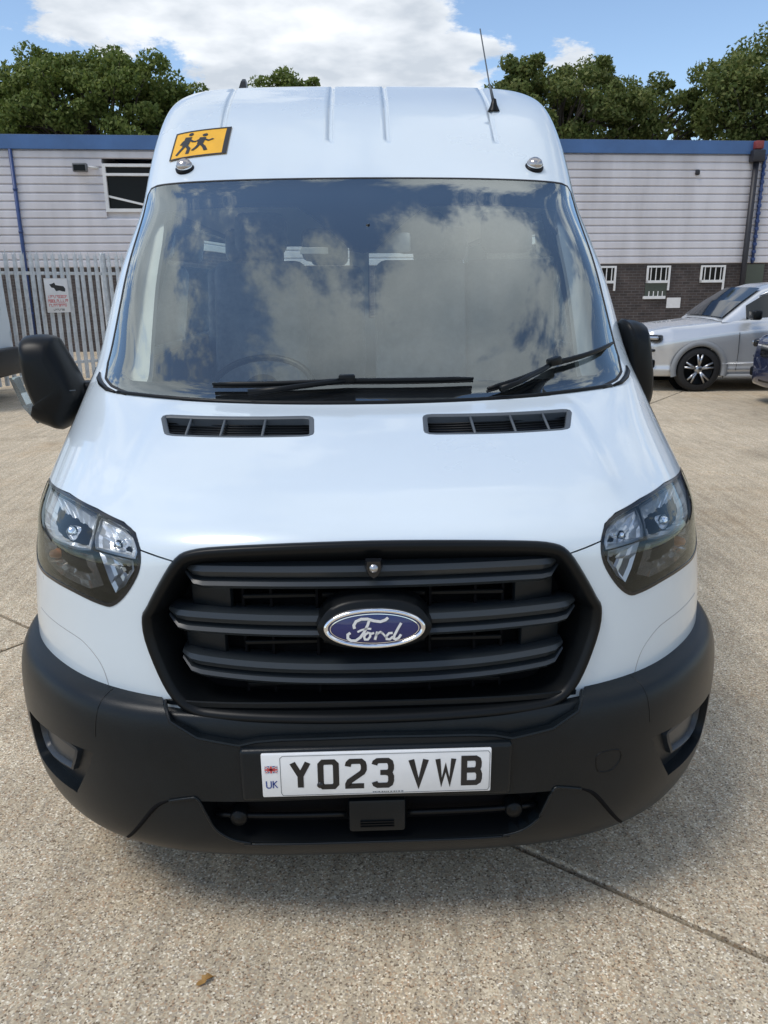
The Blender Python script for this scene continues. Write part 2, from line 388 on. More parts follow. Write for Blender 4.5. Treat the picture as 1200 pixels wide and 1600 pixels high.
def rim(name, K, loop, prof, mat, parent, step=.02, smooth=True, label=None, closed=True):
    L = dense(K, loop, step); A = np.array(L); P = K.at(A[:, 0], A[:, 1]); Nn = K.normal(A[:, 0], A[:, 1])
    T = np.roll(P, -1, 0)-np.roll(P, 1, 0)
    if not closed: T[0] = P[1]-P[0]; T[-1] = P[-1]-P[-2]
    T /= np.linalg.norm(T, axis=1, keepdims=True)+1e-12
    area = sum(A[i-1][0]*A[i][1]-A[i][0]*A[i-1][1] for i in range(len(A))); sg = 1 if area > 0 else -1
    D = np.cross(Nn, T)*sg; V = []; F = []; m = len(prof); n = len(L)
    for i in range(n):
        for a, b_ in prof: V.append(P[i]+D[i]*a+Nn[i]*b_)
    for i in range(n if closed else n-1):
        j = (i+1) % n
        for k in range(m-1): F.append((i*m+k, i*m+k+1, j*m+k+1, j*m+k))
    bm = bmesh.new(); vs = [bm.verts.new(v) for v in V]
    for f in F: bm.faces.new([vs[i] for i in f])
    o = fin(bm, name, mat, parent, smooth, True, label); flat_normals(o); return o
def onskin(K, uv, off=0.):
    A = np.array(uv, float).reshape(-1, 2); return K.at(A[:, 0], A[:, 1])+K.normal(A[:, 0], A[:, 1])*off
def bowl(name, K, loop, cuv, depth, mat, parent, off0=-.006, rings=5, facet=.003, pw=1.6, seed=0, base=.0):
    rnd = random.Random(seed); L = dense(K, loop, .012); A = np.array(L); c = np.array(cuv); V = []; F = []; n = len(L)
    for r in range(rings+1):
        t = r/rings; uv = A+(c-A)*min(t, .97)
        P = onskin(K, uv, 0); Nn = K.normal(uv[:, 0], uv[:, 1])
        for i in range(n):
            jit = facet*(((i//4)+r) % 2)*(1 if 0 < r < rings else 0)
            V.append(P[i]+Nn[i]*(off0-depth*(1-(1-t)**pw)+jit))
    for r in range(rings):
        for i in range(n): j = (i+1) % n; F.append((r*n+i, r*n+j, (r+1)*n+j, (r+1)*n+i))
    F.append(tuple(rings*n+i for i in range(n)))
    return vm(name, V, F, mat, parent, False)

def refine(L, k=6):                       # smooth open polyline in (u,v)
    A = [np.array(q, float) for q in L]; out = []
    for i in range(len(A)-1):
        p0 = A[max(i-1, 0)]; p1, p2 = A[i], A[i+1]; p3 = A[min(i+2, len(A)-1)]
        for s in range(k):
            t = s/k; out.append(tuple(.5*((2*p1)+(-p0+p2)*t+(2*p0-5*p1+4*p2-p3)*t*t+(-p0+3*p1-3*p2+p3)*t**3)))
    return out+[tuple(A[-1])]
def skintube(name, K, L, off, r, mat, parent, k=6, n=6):
    P = onskin(K, refine(L, k), off); m = len(P)
    rr = r if not isinstance(r, (list, tuple)) else [float(np.interp(i/(m-1), np.linspace(0, 1, len(r)), r)) for i in range(m)]
    V, F = tube([tuple(q) for q in P], rr, n); return vm(name, V, F, mat, parent)
# ------------------------------------------------------------------ the minibus
VAN = root('minibus', VANLOC, 'white high-roof minibus facing the camera with black grille and children warning sign', 'minibus')
WS = sym([(0, 7.02), (1.0, 7.01), (2.15, 6.93), (2.65, 6.93), (3.2, 7.06), (3.72, 7.3), (4.02, 7.75), (4.05, 8.7), (4.3, 9.6), (4.55, 10.35), (4.5, 10.75), (4.15, 10.93), (3.6, 10.96), (2.7, 10.95), (1.78, 10.95), (.85, 10.95), (0, 10.96)])
FR = sym([(0, 7.63), (1.09, 7.61), (2.2, 7.47), (2.7, 7.42), (3.0, 7.55), (3.2, 7.85), (3.25, 8.7), (3.55, 9.5), (3.7, 9.82), (3.5, 10.0), (2.6, 10.05), (1.65, 10.08), (.73, 10.06), (.12, 9.3), (0, 9.26)])
HL = [(4.33, 4.62), (2.9, 4.51), (2.24, 4.33), (1.84, 4.14), (1.69, 3.95), (1.615, 3.54), (1.637, 3.06), (1.766, 2.6), (1.936, 2.32), (2.11, 2.30), (2.5, 2.37), (2.95, 2.385), (3.47, 2.36), (3.95, 2.45), (4.35, 2.85), (4.55, 3.6), (4.55, 4.3)][::-1]
HL = smooth_loop(HL, 4)
HLm = flip(HL)
GRH = [(0, .80), (1.0, .83), (1.25, .885), (1.39, 1.05), (1.5, 1.37), (1.6, 1.86), (1.608, 2.22), (1.55, 2.42), (1.43, 2.88), (1.29, 3.445), (1.175, 3.645), (.95, 3.75), (.49, 3.83), (0, 3.86)]
GR = sym(GRH)
BON = sym([(0, 3.85), (.49, 3.82), (.95, 3.74), (1.175, 3.635), (1.27, 3.45), (1.30, 3.36), (1.45, 3.46), (1.615, 3.58), (1.69, 3.97), (1.84, 4.16), (2.24, 4.35), (2.9, 4.53), (4.33, 4.64), (4.5, 5.5), (4.45, 6.5), (4.3, 7.15), (4.18, 7.3), (4.08, 7.3), (3.95, 7.2), (3.55, 7.02), (3.05, 6.9), (2.65, 6.87), (2.15, 6.9), (1, 6.97), (0, 6.98)])
VT = [(.41, 5.99), (.405, 6.05), (.418, 6.40), (.428, 6.455), (.455, 6.49), (.50, 6.50), (1.76, 6.395), (1.82, 6.375), (1.855, 6.34), (1.86, 6.28), (1.75, 5.97), (1.725, 5.915), (1.69, 5.89), (1.62, 5.88), (.49, 5.935), (.44, 5.95)][::-1]
DOORW = [(5.4, 7.78), (5.6, 7.68), (7.25, 7.62), (7.33, 7.7), (7.12, 10.4), (7.05, 10.52), (6.2, 10.5), (5.7, 10.2), (5.5, 9.8), (5.4, 9.0)]
REARW = [(7.55, 7.75), (9.8, 7.75), (9.86, 7.9), (9.86, 10.4), (9.8, 10.55), (7.35, 10.55), (7.3, 10.4), (7.5, 7.9)]
ARCH = [(4.75, -.2), (4.8, .5), (5.1, 1.15), (5.55, 1.6), (6.0, 1.7), (6.4, 1.5), (6.75, .9), (6.9, -.2)]
shell_out = sym([(0, .05), (10, .05), (10, 16), (0, 16)])
RIBS = (.125, .60)
def roof_ribs(u, v, P):
    x = np.abs(P[:, 0]); o = np.zeros(len(x))
    fade = np.clip((v-11.85)/.12, 0, 1); fade = fade*fade*(3-2*fade)
    for c in RIBS: o = o-.007*np.clip((.012-np.abs(x-c))/.006, 0, 1)*fade
    return o
def uline(c):                              # where the skin has |x| = c, along the roof
    vs = np.concatenate([np.linspace(11.8, 12.0, 5), np.linspace(12.1, 15.6, 50)]); us = np.linspace(0, 4, 800); out = []
    for v_ in vs: xs_ = SK.at(us, np.full(800, v_))[:, 0]; out.append((float(np.interp(c, xs_, us)), float(v_)))
    return out
rib_lines = [uline(c+d) for c in RIBS for d in (-.012, -.006, .006, .012)]
rib_lines += [[(-u, v_) for u, v_ in L] for L in rib_lines]
holes = [WS, BON, HL, HLm, GR, DOORW, flip(DOORW), REARW, flip(REARW), ARCH, flip(ARCH)]
sh = panel('body_shell', SK, shell_out, M['paint'], VAN, holes=holes, du=.1, dv=.075, thick=.02, disp=roof_ribs, lines=rib_lines)
panel('inner_liner', SK, sym([(0, .1), (4.6, .1), (4.6, 7.0), (0, 6.6)]), M['void'], VAN, holes=[GR], off=-.04, thick=0, du=.12, dv=.12)
panel('headliner', SK, sym([(0, 10.7), (4.7, 10.9), (9.9, 10.7), (9.95, 15.8), (0, 15.8)]), M['liner'], VAN, off=-.05, thick=0, du=.25, dv=.25)
for s in (1, -1):
    L = [(4.1, 7.3), (5.3, 7.6), (5.35, 9.0), (5.45, 9.8), (5.7, 10.4), (6.2, 10.7), (4.6, 10.95), (4.3, 9.6), (4.1, 8.7)]
    panel('pillar_trim', SK, L if s > 0 else flip(L), M['liner'], VAN, off=-.045, thick=0, du=.2, dv=.2)
    L = smooth_loop([(2.62, 7.75), (2.75, 7.55), (3.2, 7.5), (4.4, 7.6), (4.6, 9.6), (4.7, 10.5), (3.9, 10.45), (3.15, 9.9), (2.85, 9.0), (2.68, 8.2)], 3)
    panel('pillar_cover', SK, L if s > 0 else flip(L), M['liner'], VAN, off=-.055, thick=.02, du=.15, dv=.15)
    L = [(7.34, 7.4), (7.5, 7.4), (7.3, 10.7), (7.12, 10.7)]
    panel('pillar_trim', SK, L if s > 0 else flip(L), M['grey_trim'], VAN, off=-.045, thick=0, du=.2, dv=.3)
    panel('side_window', SK, DOORW if s > 0 else flip(DOORW), M['sideglass'], VAN, off=-.004, thick=.004, du=.2, dv=.2)
    panel('side_window', SK, REARW if s > 0 else flip(REARW), M['sideglass'], VAN, off=-.004, thick=.004, du=.2, dv=.2)
for s in (1, -1):
    L = [(4.9, 2.3), (9.9, 2.3), (9.9, 7.7), (7.3, 7.55), (5.3, 7.6), (4.9, 7.3)]
    panel('door_lining', SK, L if s > 0 else flip(L), M['grey_trim'], VAN, off=-.05, thick=0, du=.25, dv=.25)
for s in (1, -1):
    Va = []; n = 24
    for i in range(n+1):
        a_ = R(-20+220*i/n)
        for x_ in (.60, 1.0): Va.append((s*x_, 1.02+.41*math.cos(a_), .345+.41*math.sin(a_)))
    vm('arch_liner', Va, [(2*i, 2*i+1, 2*i+3, 2*i+2) for i in range(n)], M['void'], VAN)
    vm('arch_wall', [(s*.60, 1.02+.42*math.cos(R(15*i)), .345+.42*math.sin(R(15*i))) for i in range(24)], [tuple(range(24))], M['void'], VAN, False)
    g_ = lambda c: (s*c[0], c[1])
    for L in ([(5.35, 2.0), (5.38, 4.0), (5.3, 6.0), (5.28, 7.6)], [(7.40, .3), (7.40, 3.0), (7.42, 7.5)]): skintube('door_gap', SK, [g_(c) for c in L], -.001, .0028, M['black'], VAN)
    hp = onskin(SK, [g_((7.15, 5.6))], .012)[0]; rbox('door_handle', tuple(hp), (.03, .20, .035), M['black'], VAN, .01, 2, van=True)
# back end, floor
bp = onskin(SK, [(10, v) for v in np.linspace(.05, 16, 40)]); bp2 = bp.copy(); bp2[:, 0] *= -1
def flatpanel(name, outline, holes, y, mat, parent):
    V2 = []; E = []
    for L in [outline]+holes:
        o = len(V2); V2 += [Vector(p) for p in L]; E += [(o+i, o+(i+1) % len(L)) for i in range(len(L))]
    r = delaunay_2d_cdt(V2, E, [], 0, 1e-6); P2 = np.array([(q.x, q.y) for q in r[0]]); T = [tuple(f) for f in r[2]]
    cen = np.array([P2[list(f)].mean(0) for f in T]); k = inpoly(cen[:, 0], cen[:, 1], outline)
    for L in holes: k &= ~inpoly(cen[:, 0], cen[:, 1], L)
    return vm(name, [(p[0], y, p[1]) for p in P2], [f for f, q in zip(T, k) if q], mat, parent, False)
RW = [[(s*.42+a*.33, 1.62+b_*.32) for a, b_ in ((-1, -1), (1, -1), (1, 1), (-1, 1))] for s in (1, -1)]
flatpanel('rear_panel', [(p[0], p[2]) for p in list(bp)+list(bp2[::-1])], RW, 6.0, M['paint'], VAN)
rbox('rear_bumper', (0, 6.06, .55), (1.96, .16, .40), M['bumper'], VAN, .04, 3, van=True)
for s in (1, -1): rbox('rear_window', (s*.42, 6.005, 1.62), (.68, .012, .66), M['sideglass'], VAN, 0, van=True)
rbox('underbody', (0, 3.35, .40), (1.9, 5.3, .12), M['floor_dark'], VAN, .02, van=True)
rbox('cabin_floor', (0, 3.9, .62), (1.8, 4.1, .06), M['grey_trim'], VAN, .01, van=True)
for s in (1, -1): rbox('sill', (s*.985, 3.75, .40), (.08, 4.45, .16), M['bumper'], VAN, .02, van=True)

# bonnet with a raised centre, and its two air inlets
def bon_disp(u, v, P):
    x = np.abs(P[:, 0]); y = P[:, 1]
    s = 1/(1+np.exp((x-.615)/.011)); f = np.clip((v-4.35)/.5, 0, 1); f = f*f*(3-2*f); g = np.clip((7.0-v)/.6, 0, 1); g = g*g*(3-2*g)
    return .009*s*f*g
BONs = shrink(SK, dense(SK, BON, .02), .0038)
bonnet = panel('bonnet', SK, BONs, M['paint'], VAN, holes=[VT, flip(VT)], thick=.018, du=.06, dv=.05, disp=bon_disp)
for s in (1, -1):
    L = VT if s > 0 else flip(VT)
    fr = rim('bonnet_inlet', SK, L, [(-.004, .004), (.0, .010), (.008, .010), (.013, .006), (.014, -.022)], M['grey_trim'], bonnet, .012)
    panel('inlet_mesh', SK, L, M['black'], bonnet, off=-.016, thick=0)
    for a in (.27, .52, .76):
        u0 = .42+(1.84-.42)*a; p = onskin(SK, [(s*u0, 5.93), (s*(u0+.03*a), 6.47)], .003)
        V, F = tube([tuple(p[0]), tuple(p[1])], .004, 6); vm('inlet_divider', V, F, M['grey_trim'], bonnet)
    for k in range(7):
        t = (k+.5)/7; p = onskin(SK, [(s*(.42), 5.96+t*.48), (s*1.1, 5.955+t*.46), (s*(1.70+.13*t), 5.92+t*.44)], -.011)
        V, F = tube([tuple(q) for q in p], .0022, 5); vm('inlet_slat', V, F, M['black'], bonnet)

# windscreen: glass, black printed border, sensor box
ws = panel('windscreen', SK, shrink(SK, dense(SK, WS, .02), .002), M['windscreen'], VAN, off=0, thick=.005, du=.12, dv=.1)
panel('printed_border', SK, WS, M['frit'], ws, holes=[FR], off=-.007, thick=0, du=.12, dv=.1)
rim('windscreen_seal', SK, WS, [(-.004, -.01), (-.003, .0015), (.006, .0015), (.008, -.006)], M['rubber'], ws, .02)
for s in (1, -1):
    p = onskin(SK, [(s*4.32, 7.45), (s*4.18, 7.27), (s*3.75, 7.07), (s*3.3, 6.93), (s*2.95, 6.88)], .002)
    V, F = tube([tuple(q) for q in p], [.003, .009, .010, .008, .004], 6); vm('scuttle_end', V, F, M['black'], VAN)
p = onskin(SK, [(u, 7.0-.012*u*u) for u in np.linspace(-2.9, 2.9, 30)], .0)
V, F = tube([tuple(q) for q in p], .008, 6); vm('scuttle_strip', V, F, M['black'], VAN)

# headlights
for s in (1, -1):
    f = (lambda L: L) if s > 0 else flip
    g = (lambda c: c) if s > 0 else (lambda c: (-c[0], c[1]))
    h = panel('headlight', SK, f(shrink(SK, HL, .004)), M['lens'], VAN, off=0, thick=.004, du=.1, dv=.1, step=.012)
    panel('lamp_housing', SK, f(HL), M['lampbase'], h, off=-.07, thick=0, du=.15, dv=.15)
    rim('lamp_gasket', SK, f(HL), [(-.004, -.012), (-.002, .0015), (.006, .0015), (.008, -.004), (.009, -.07)], M['gloss_black'], h, .012)
    # outer main reflector, inner dip reflector, lower day light, indicator
    OR = [(4.25, 4.52), (2.95, 4.44), (2.5, 4.34), (2.24, 4.25), (2.22, 3.75), (2.24, 3.42), (2.45, 3.35), (2.75, 3.33), (3.2, 3.3), (3.75, 3.4), (4.15, 3.8)][::-1]
    IR = [(2.17, 4.23), (1.86, 4.08), (1.73, 3.88), (1.67, 3.6), (1.69, 3.38), (1.95, 3.45), (2.16, 3.5), (2.19, 3.8)][::-1]
    DR = [(2.14, 3.40), (1.95, 3.36), (1.73, 3.30), (1.72, 3.05), (1.83, 2.68), (1.95, 2.5), (2.02, 2.75)][::-1]
    IN = [(2.24, 3.28), (2.7, 3.2), (3.3, 3.15), (4.0, 3.3), (4.2, 3.0), (3.7, 2.6), (3.0, 2.5), (2.3, 2.46), (2.10, 2.6)][::-1]
    bowl('main_reflector', SK, f(OR), g((2.75, 3.85)), .055, M['reflector'], h, facet=.004, off0=-.012)
    bowl('dip_reflector', SK, f(IR), g((1.93, 3.74)), .04, M['reflector'], h, facet=.004, off0=-.012)
    bowl('day_light', SK, f(DR), g((1.86, 3.0)), .03, M['satin'], h, facet=.004, off0=-.016)
    bowl('indicator', SK, f(IN), g((2.9, 2.85)), .045, M['amber'], h, facet=.005, off0=-.016)
    for loop in (OR, IR):
        L = f(loop); rim('reflector_edge', SK, L, [(-.003, -.014), (-.002, -.009), (.003, -.009), (.004, -.014)], M['satin'], h, .012)
    for c, r_ in (((2.75, 3.85), .020), ((1.93, 3.74), .017), ((3.3, 2.75), .014)):
        P = onskin(SK, [g(c)], -.035)[0]; n_ = SK.normal(np.array([g(c)[0]]), np.array([g(c)[1]]))[0]
        V, F = lathe([(0, .022), (r_*.6, .018), (r_, .0), (r_*.9, -.02)], 16, 'Z')
        q = Vector(n_).to_track_quat('Z', 'Y'); V = [q @ Vector(v)+Vector(P) for v in V]
        vm('bulb', V, F, M['chrome'] if r_ > .015 else M['amberbulb'], h)
    # moulded line below the lamp
    # panel seam on the wing
    skintube('wing_seam', SK, [g(c) for c in ((3.6, 1.62), (3.0, 1.62), (2.6, 1.6), (2.4, 1.54), (2.22, 1.38), (2.13, 1.2), (2.08, .95))], -.0006, .0015, M['wingseam'], VAN)

# grille
gr = rim('grille', SK, smooth_loop(GR, 3), [(-.004, -.02), (-.003, .006), (.004, .014), (.010, .015), (.018, .011), (.023, .000), (.026, -.05), (.028, -.10)], M['black'], VAN, .015)
gin = shrink(SK, dense(SK, GR, .02), .02)
panel('grille_back', SK, gin, M['void'], gr, off=-.10, thick=0, du=.2, dv=.2)
def gy(x): return .062+.25*abs(x)**2.2
BARP = [(.085, .020), (.030, .031), (.006, .026), (.000, .014), (.006, .002), (.022, -.002), (.022, -.006), (.004, -.010), (-.002, -.018), (.006, -.027), (.06, -.034)]
for zc, hw, arc in ((.956, .425, -.004), (.838, .472, .006), (.718, .448, .020)):
    xs = np.linspace(-hw, hw, 41); V = []; F = []; m = len(BARP)
    for x in xs:
        e = max(0, (abs(x)-hw*.92)/(hw*.08)); k = 1-.6*e*e; y = gy(x)+.02*e*e; z = zc+arc*(abs(x)/hw)**3+.012*e*e
        for a, b_ in BARP: V.append((x, y+a*1.0, z+b_*k))
    for i in range(len(xs)-1):
        for k in range(m-1): F.append((i*m+k, i*m+k+1, (i+1)*m+k+1, (i+1)*m+k))
    F += [tuple(range(m)), tuple((len(xs)-1)*m+k for k in range(m))[::-1]]
    bm = bmesh.new(); vs = [bm.verts.new(v) for v in V]
    for q in F: bm.faces.new([vs[i] for i in q])
    o = fin(bm, 'grille_bar', M['bar'], gr, True, True); flat_normals(o)
for x in (-.30, -.235, -.13, .13, .235, .30):
    rbox('grille_strut', (x, gy(x)+.06, .83), (.006, .03, .36), M['void'], gr, 0, van=True)
for zc in (.995, .895, .780, .672):
    for x0, x1 in ((-.30, -.13), (-.12, .12), (.13, .30)):
        rbox('grille_louvre', ((x0+x1)/2, gy(.2)+.055, zc), (x1-x0, .02, .012), M['black'], gr, .003, 1, van=True)
for s in (1, -1):
    for zc, xo in ((.893, .37), (.775, .39)):
        rbox('grille_blank', (s*xo, gy(xo)+.045, zc), (.10, .02, .062), M['bumper'], gr, .006, 2, rot=Matrix.Rotation(s*.3, 3, 'Z'), van=True)
# small shield-shaped front camera
sh_ = [(-.018, .02), (.018, .02), (.02, .0), (.012, -.02), (0, -.028), (-.012, -.02), (-.02, 0)]
V = [(x, .052, .985+z) for x, z in sh_]+[(x*.8, .040, .985+z*.8) for x, z in sh_]; n = len(sh_)
cm_ = vm('front_camera', V, [(i, (i+1) % n, n+(i+1) % n, n+i) for i in range(n)]+[tuple(n+i for i in range(n))], M['gloss_black'], gr, False)
V, F = lathe([(0, -.006), (.008, -.004), (.010, 0)], 16, 'Y', (0, .040, .985)); vm('camera_lens', V, F, M['satin'], gr)
# badge: dark carrier, chrome rim, blue oval, script
by, bz, ta = .040, .851, R(8)
def bpos(a, b_, d): return (a, by-d+math.sin(ta)*b_, bz+math.cos(ta)*b_)
ca = [(.126, -.008), (.120, .014), (.098, .042), (.06, .058), (0, .063), (-.06, .058), (-.098, .042), (-.120, .014), (-.126, -.008), (-.106, -.034), (-.06, -.048), (0, -.051), (.06, -.048), (.106, -.034)]
ca = smooth_loop(ca, 4); n = len(ca)
V = [bpos(a*1.05, b_*1.1, -.05) for a, b_ in ca]+[bpos(a, b_, .004) for a, b_ in ca]+[bpos(a*.93, b_*.9, .010) for a, b_ in ca]
bdg = vm('badge', V, [(i, (i+1) % n, n+(i+1) % n, n+i) for i in range(n)]+[(n+i, n+(i+1) % n, 2*n+(i+1) % n, 2*n+i) for i in range(n)]+[tuple(2*n+i for i in range(n))], M['black'], VAN, True); flat_normals(bdg)
nE = 72
def ell(a, b_, d): return [bpos(a*math.cos(2*math.pi*i/nE), b_*math.sin(2*math.pi*i/nE), d) for i in range(nE)]
def bands(rings, cap): 
    V = []; F = []
    for r_ in rings: V += r_
    for k in range(len(rings)-1): F += [(k*nE+i, k*nE+(i+1) % nE, (k+1)*nE+(i+1) % nE, (k+1)*nE+i) for i in range(nE)]
    if cap: F.append(tuple((len(rings)-1)*nE+i for i in range(nE)))
    return V, F
V, F = bands([ell(.113, .0455, .008), ell(.113, .0455, .014), ell(.110, .0430, .018), ell(.1045, .0380, .018), ell(.102, .036, .014)], False); vm('badge_rim', V, F, M['chrome'], bdg)
V, F = bands([ell(.104, .0375, .014), ell(.07, .025, .017), ell(.03, .011, .0185)], True); vm('badge_oval', V, F, M['blue'], bdg)
V, F = bands([ell(.0985, .0338, .0160), ell(.0965, .0322, .0162)], False); vm('badge_line', V, F, M['chrome'], bdg)
def bs(pts, w):
    q = [((x-605)/445*.113, (325-y)/165*.0455) for x, y in pts]; v, f_ = stroke(q, w*1.5); return [bpos(a, b_, .0193) for a, b_ in v], f_
script = [([(432, 318), (425, 290), (445, 258), (490, 240), (545, 240), (600, 256), (655, 264), (700, 250), (722, 232)], .0042),
 ([(560, 250), (545, 290), (515, 345), (480, 390), (440, 415), (400, 415), (372, 395), (372, 365), (395, 350)], .0040),
 ([(455, 345), (490, 330), (540, 318), (575, 322)], .0030),
 ([(552, 352), (528, 362), (512, 385), (520, 408), (545, 408), (565, 385), (566, 360), (552, 350), (575, 362), (600, 355)], .0033),
 ([(628, 345), (618, 375), (606, 412)], .0038), ([(612, 385), (632, 358), (655, 348), (672, 360)], .0032),
 ([(650, 350), (672, 358), (690, 378), (706, 398)], .0028), ([(760, 358), (728, 360), (704, 385), (708, 408), (735, 410), (762, 388)], .0034), ([(835, 278), (805, 325), (775, 378), (768, 402), (785, 412), (812, 400), (832, 372)], .0038)]
V, F = join2([bs(*q) for q in script]); vm('badge_lettering', V, F, M['script'], bdg, False)

# bumper
SCH = [(1.55, 8.0), (1.40, 6.6), (1.18, 5.9), (.88, 5.63), (.76, 5.8), (.6, 5.88), (0, 5.93)]
FOG = smooth_loop([(3.7, 4.45), (2.35, 4.65), (2.28, 4.45), (2.36, 4.0), (2.66, 3.1), (2.76, 3.02), (3.55, 2.98), (3.85, 3.15), (3.9, 4.2)], 3)
INT = sym([(0, 2.35), (.9, 2.4), (1.05, 2.65), (1.14, 2.95), (1.21, 3.66), (0, 3.78)])
bump = panel('bumper', BK, sym([(0, .3), (5.45, .3), (5.45, 8.9), (1.75, 8.9)]+SCH), M['bumper'], VAN, holes=[FOG, flip(FOG), INT], thick=.03, du=.07, dv=.07)
panel('grille_ledge', BK, sym([(0, 5.6), (.9, 5.35), (1.25, 5.6), (1.5, 6.4), (1.66, 8.2), (1.45, 8.9), (0, 8.7)]), M['bumper'], bump, off=-.022, thick=0, du=.1, dv=.1)
rim('ledge_edge', BK, [(1.50, 7.9), (1.40, 6.6), (1.18, 5.9), (.88, 5.63), (.76, 5.8), (.6, 5.88), (0, 5.93), (-.6, 5.88), (-.76, 5.8), (-.88, 5.63), (-1.18, 5.9), (-1.40, 6.6), (-1.5, 7.9)], [(-.006, .000), (-.003, .0025), (.001, .0015), (.002, -.01)], M['bumper'], bump, .015, closed=False)
panel('lower_intake', BK, sym([(0, .9), (1.2, .9), (1.35, 3.0), (1.35, 4.1), (0, 4.15)]), M['void'], bump, off=-.06, thick=0, du=.2, dv=.2)
rim('intake_wall', BK, INT, [(-.002, -.001), (0, -.002), (.001, -.075)], M['black'], bump, .02)
for s in (1, -1):
    p = onskin(BK, [(s*u, 3.03) for u in np.linspace(.2, 1.12, 12)], -.03); V, F = tube([tuple(q) for q in p], .007, 8); vm('intake_bar', V, F, M['black'], bump)
    c = onskin(BK, [(s*.94, 3.03)], -.03)[0]; V, F = lathe([(0, -.02), (.010, -.02), (.013, -.016), (.018, -.016), (.021, -.01), (.021, .02)], 20, 'Y', c); vm('tow_eye_boss', V, F, M['black'], bump)
rbox('radar_cover', (0, .040, .372), (.135, .05, .088), M['bumper'], bump, .008, 2, van=True)
for z in (.345, .352, .359): rbox('radar_rib', (0, .0135, z), (.08, .004, .0025), M['black'], bump, 0, van=True)
for s in (1, -1):
    f = (lambda L: L) if s > 0 else flip
    g = (lambda c: c) if s > 0 else (lambda c: (-c[0], c[1]))
    rec = panel('fog_recess', BK, f([(3.95, 4.6), (2.2, 4.8), (2.55, 2.9), (3.6, 2.85), (4.0, 3.0)][::-1]), M['bumper'], bump, off=-.028, thick=0, du=.15, dv=.2)
    inner = smooth_loop([(3.65, 4.30), (2.75, 4.32), (2.66, 4.15), (2.80, 3.62), (2.9, 3.5), (3.6, 3.42)][::-1], 3)
    rim('fog_frame', BK, f(inner), [(-.008, -.030), (-.004, -.016), (.003, -.014), (.006, -.018), (.010, -.04)], M['foggrey'], bump, .012)
    panel('fog_blank', BK, f(inner), M['foggrey'], bump, off=-.0265, thick=0, du=.1, dv=.1)
    # side trim groove of the lower valance, and upper corner joint
    skintube('valance_gap', BK, [g(c) for c in ((2.05, 1.75), (1.85, 2.5), (1.62, 3.3), (1.5, 3.55), (1.42, 3.62))], -.002, [.005, .006, .006, .004, .002], M['void'], bump)
    skintube('valance_edge', BK, [g(c) for c in ((1.46, 3.60), (1.3, 3.72), (1.22, 3.72), (1.16, 3.3), (1.10, 2.85), (.98, 2.5), (.85, 2.36))], .001, .0035, M['bumper'], bump)
    skintube('bumper_joint', BK, [g(c) for c in ((2.16, 8.0), (2.17, 7.0), (2.18, 6.0), (2.19, 5.3))], -.0005, .0016, M['black'], bump)
p = onskin(BK, [(u, 2.33-.02*abs(u)) for u in np.linspace(-.9, .9, 24)], .001); V, F = tube([tuple(q) for q in p], .0035, 6); vm('valance_edge', V, F, M['bumper'], bump)
L = smooth_loop([(1.58, 4.28), (1.60, 4.6), (1.80, 4.6), (1.84, 4.28), (1.76, 3.98), (1.62, 4.0)][::-1], 3)
rim('tow_cover', BK, L, [(-.002, 0), (-.001, .0015), (.001, .0015), (.002, 0)], M['black'], bump, .01)
# plinth and number plate
rbox('plate_plinth', (0, .004, .508), (.62, .03, .135), M['bumper'], bump, .010, 3, van=True)
PX = lambda px: (px-589.5)/683.
def pl(parts, d=.0006): return [(x, -.0205-d, z) for x, z in parts[0]], parts[1]
plate = rbox('number_plate', (0, -.0160, .5145), (.52, .009, .112), M['platewhite'], VAN, .0035, 2, van=True)
GL = {'Y': [([(0, 1), (.5, .46), (1, 1)], 0), ([(.5, .50), (.5, 0)], 0)], '0': [([(.16, 0), (.84, 0), (1, .10), (1, .90), (.84, 1), (.16, 1), (0, .90), (0, .10)], 1)],
 '2': [([(0, .80), (.05, .93), (.18, 1), (.82, 1), (.95, .93), (1, .82), (1, .66), (.9, .54), (.1, .20), (0, .08), (0, 0), (1, 0)], 0)],
 '3': [([(0, .84), (.06, .94), (.2, 1), (.80, 1), (.95, .93), (1, .8), (1, .66), (.93, .56), (.8, .52), (.35, .52)], 0), ([(.72, .52), (.93, .47), (1, .36), (1, .18), (.94, .06), (.80, 0), (.2, 0), (.06, .05), (0, .15)], 0)],
 'V': [([(0, 1), (.5, .02), (1, 1)], 0)], 'W': [([(-.04, 1), (.22, .04), (.5, .66), (.78, .04), (1.04, 1)], 0)],
 'B': [([(0, .52), (.76, .52), (.94, .45), (1, .34), (1, .17), (.94, .06), (.78, 0), (0, 0)], 1), ([(0, .52), (0, 1), (.74, 1), (.9, .94), (.95, .84), (.95, .68), (.89, .57), (.74, .52)], 1)]}
for ch, a, b_ in (('Y', 455, 488), ('0', 498, 531), ('2', 540, 574), ('3', 581, 616), ('V', 638, 670), ('W', 680, 712), ('B', 720, 753)):
    sw = .0136; x0, x1 = PX(a)+sw/2, PX(b_)-sw/2; z0, z1 = .4775+sw/2-.001, .5535-sw/2+.001
    ps = [stroke([(x0+(x1-x0)*u, z0+(z1-z0)*v) for u, v in q], sw*(.86 if ch == 'W' else 1), bool(c)) for q, c in GL[ch]]
    ps = [([(x, -.0211-.0003*i, z) for x, z in q[0]], q[1]) for i, q in enumerate(ps)]
    V, F = join2(ps); vm('plate_character', V, F, M['plateblack'], plate, False)
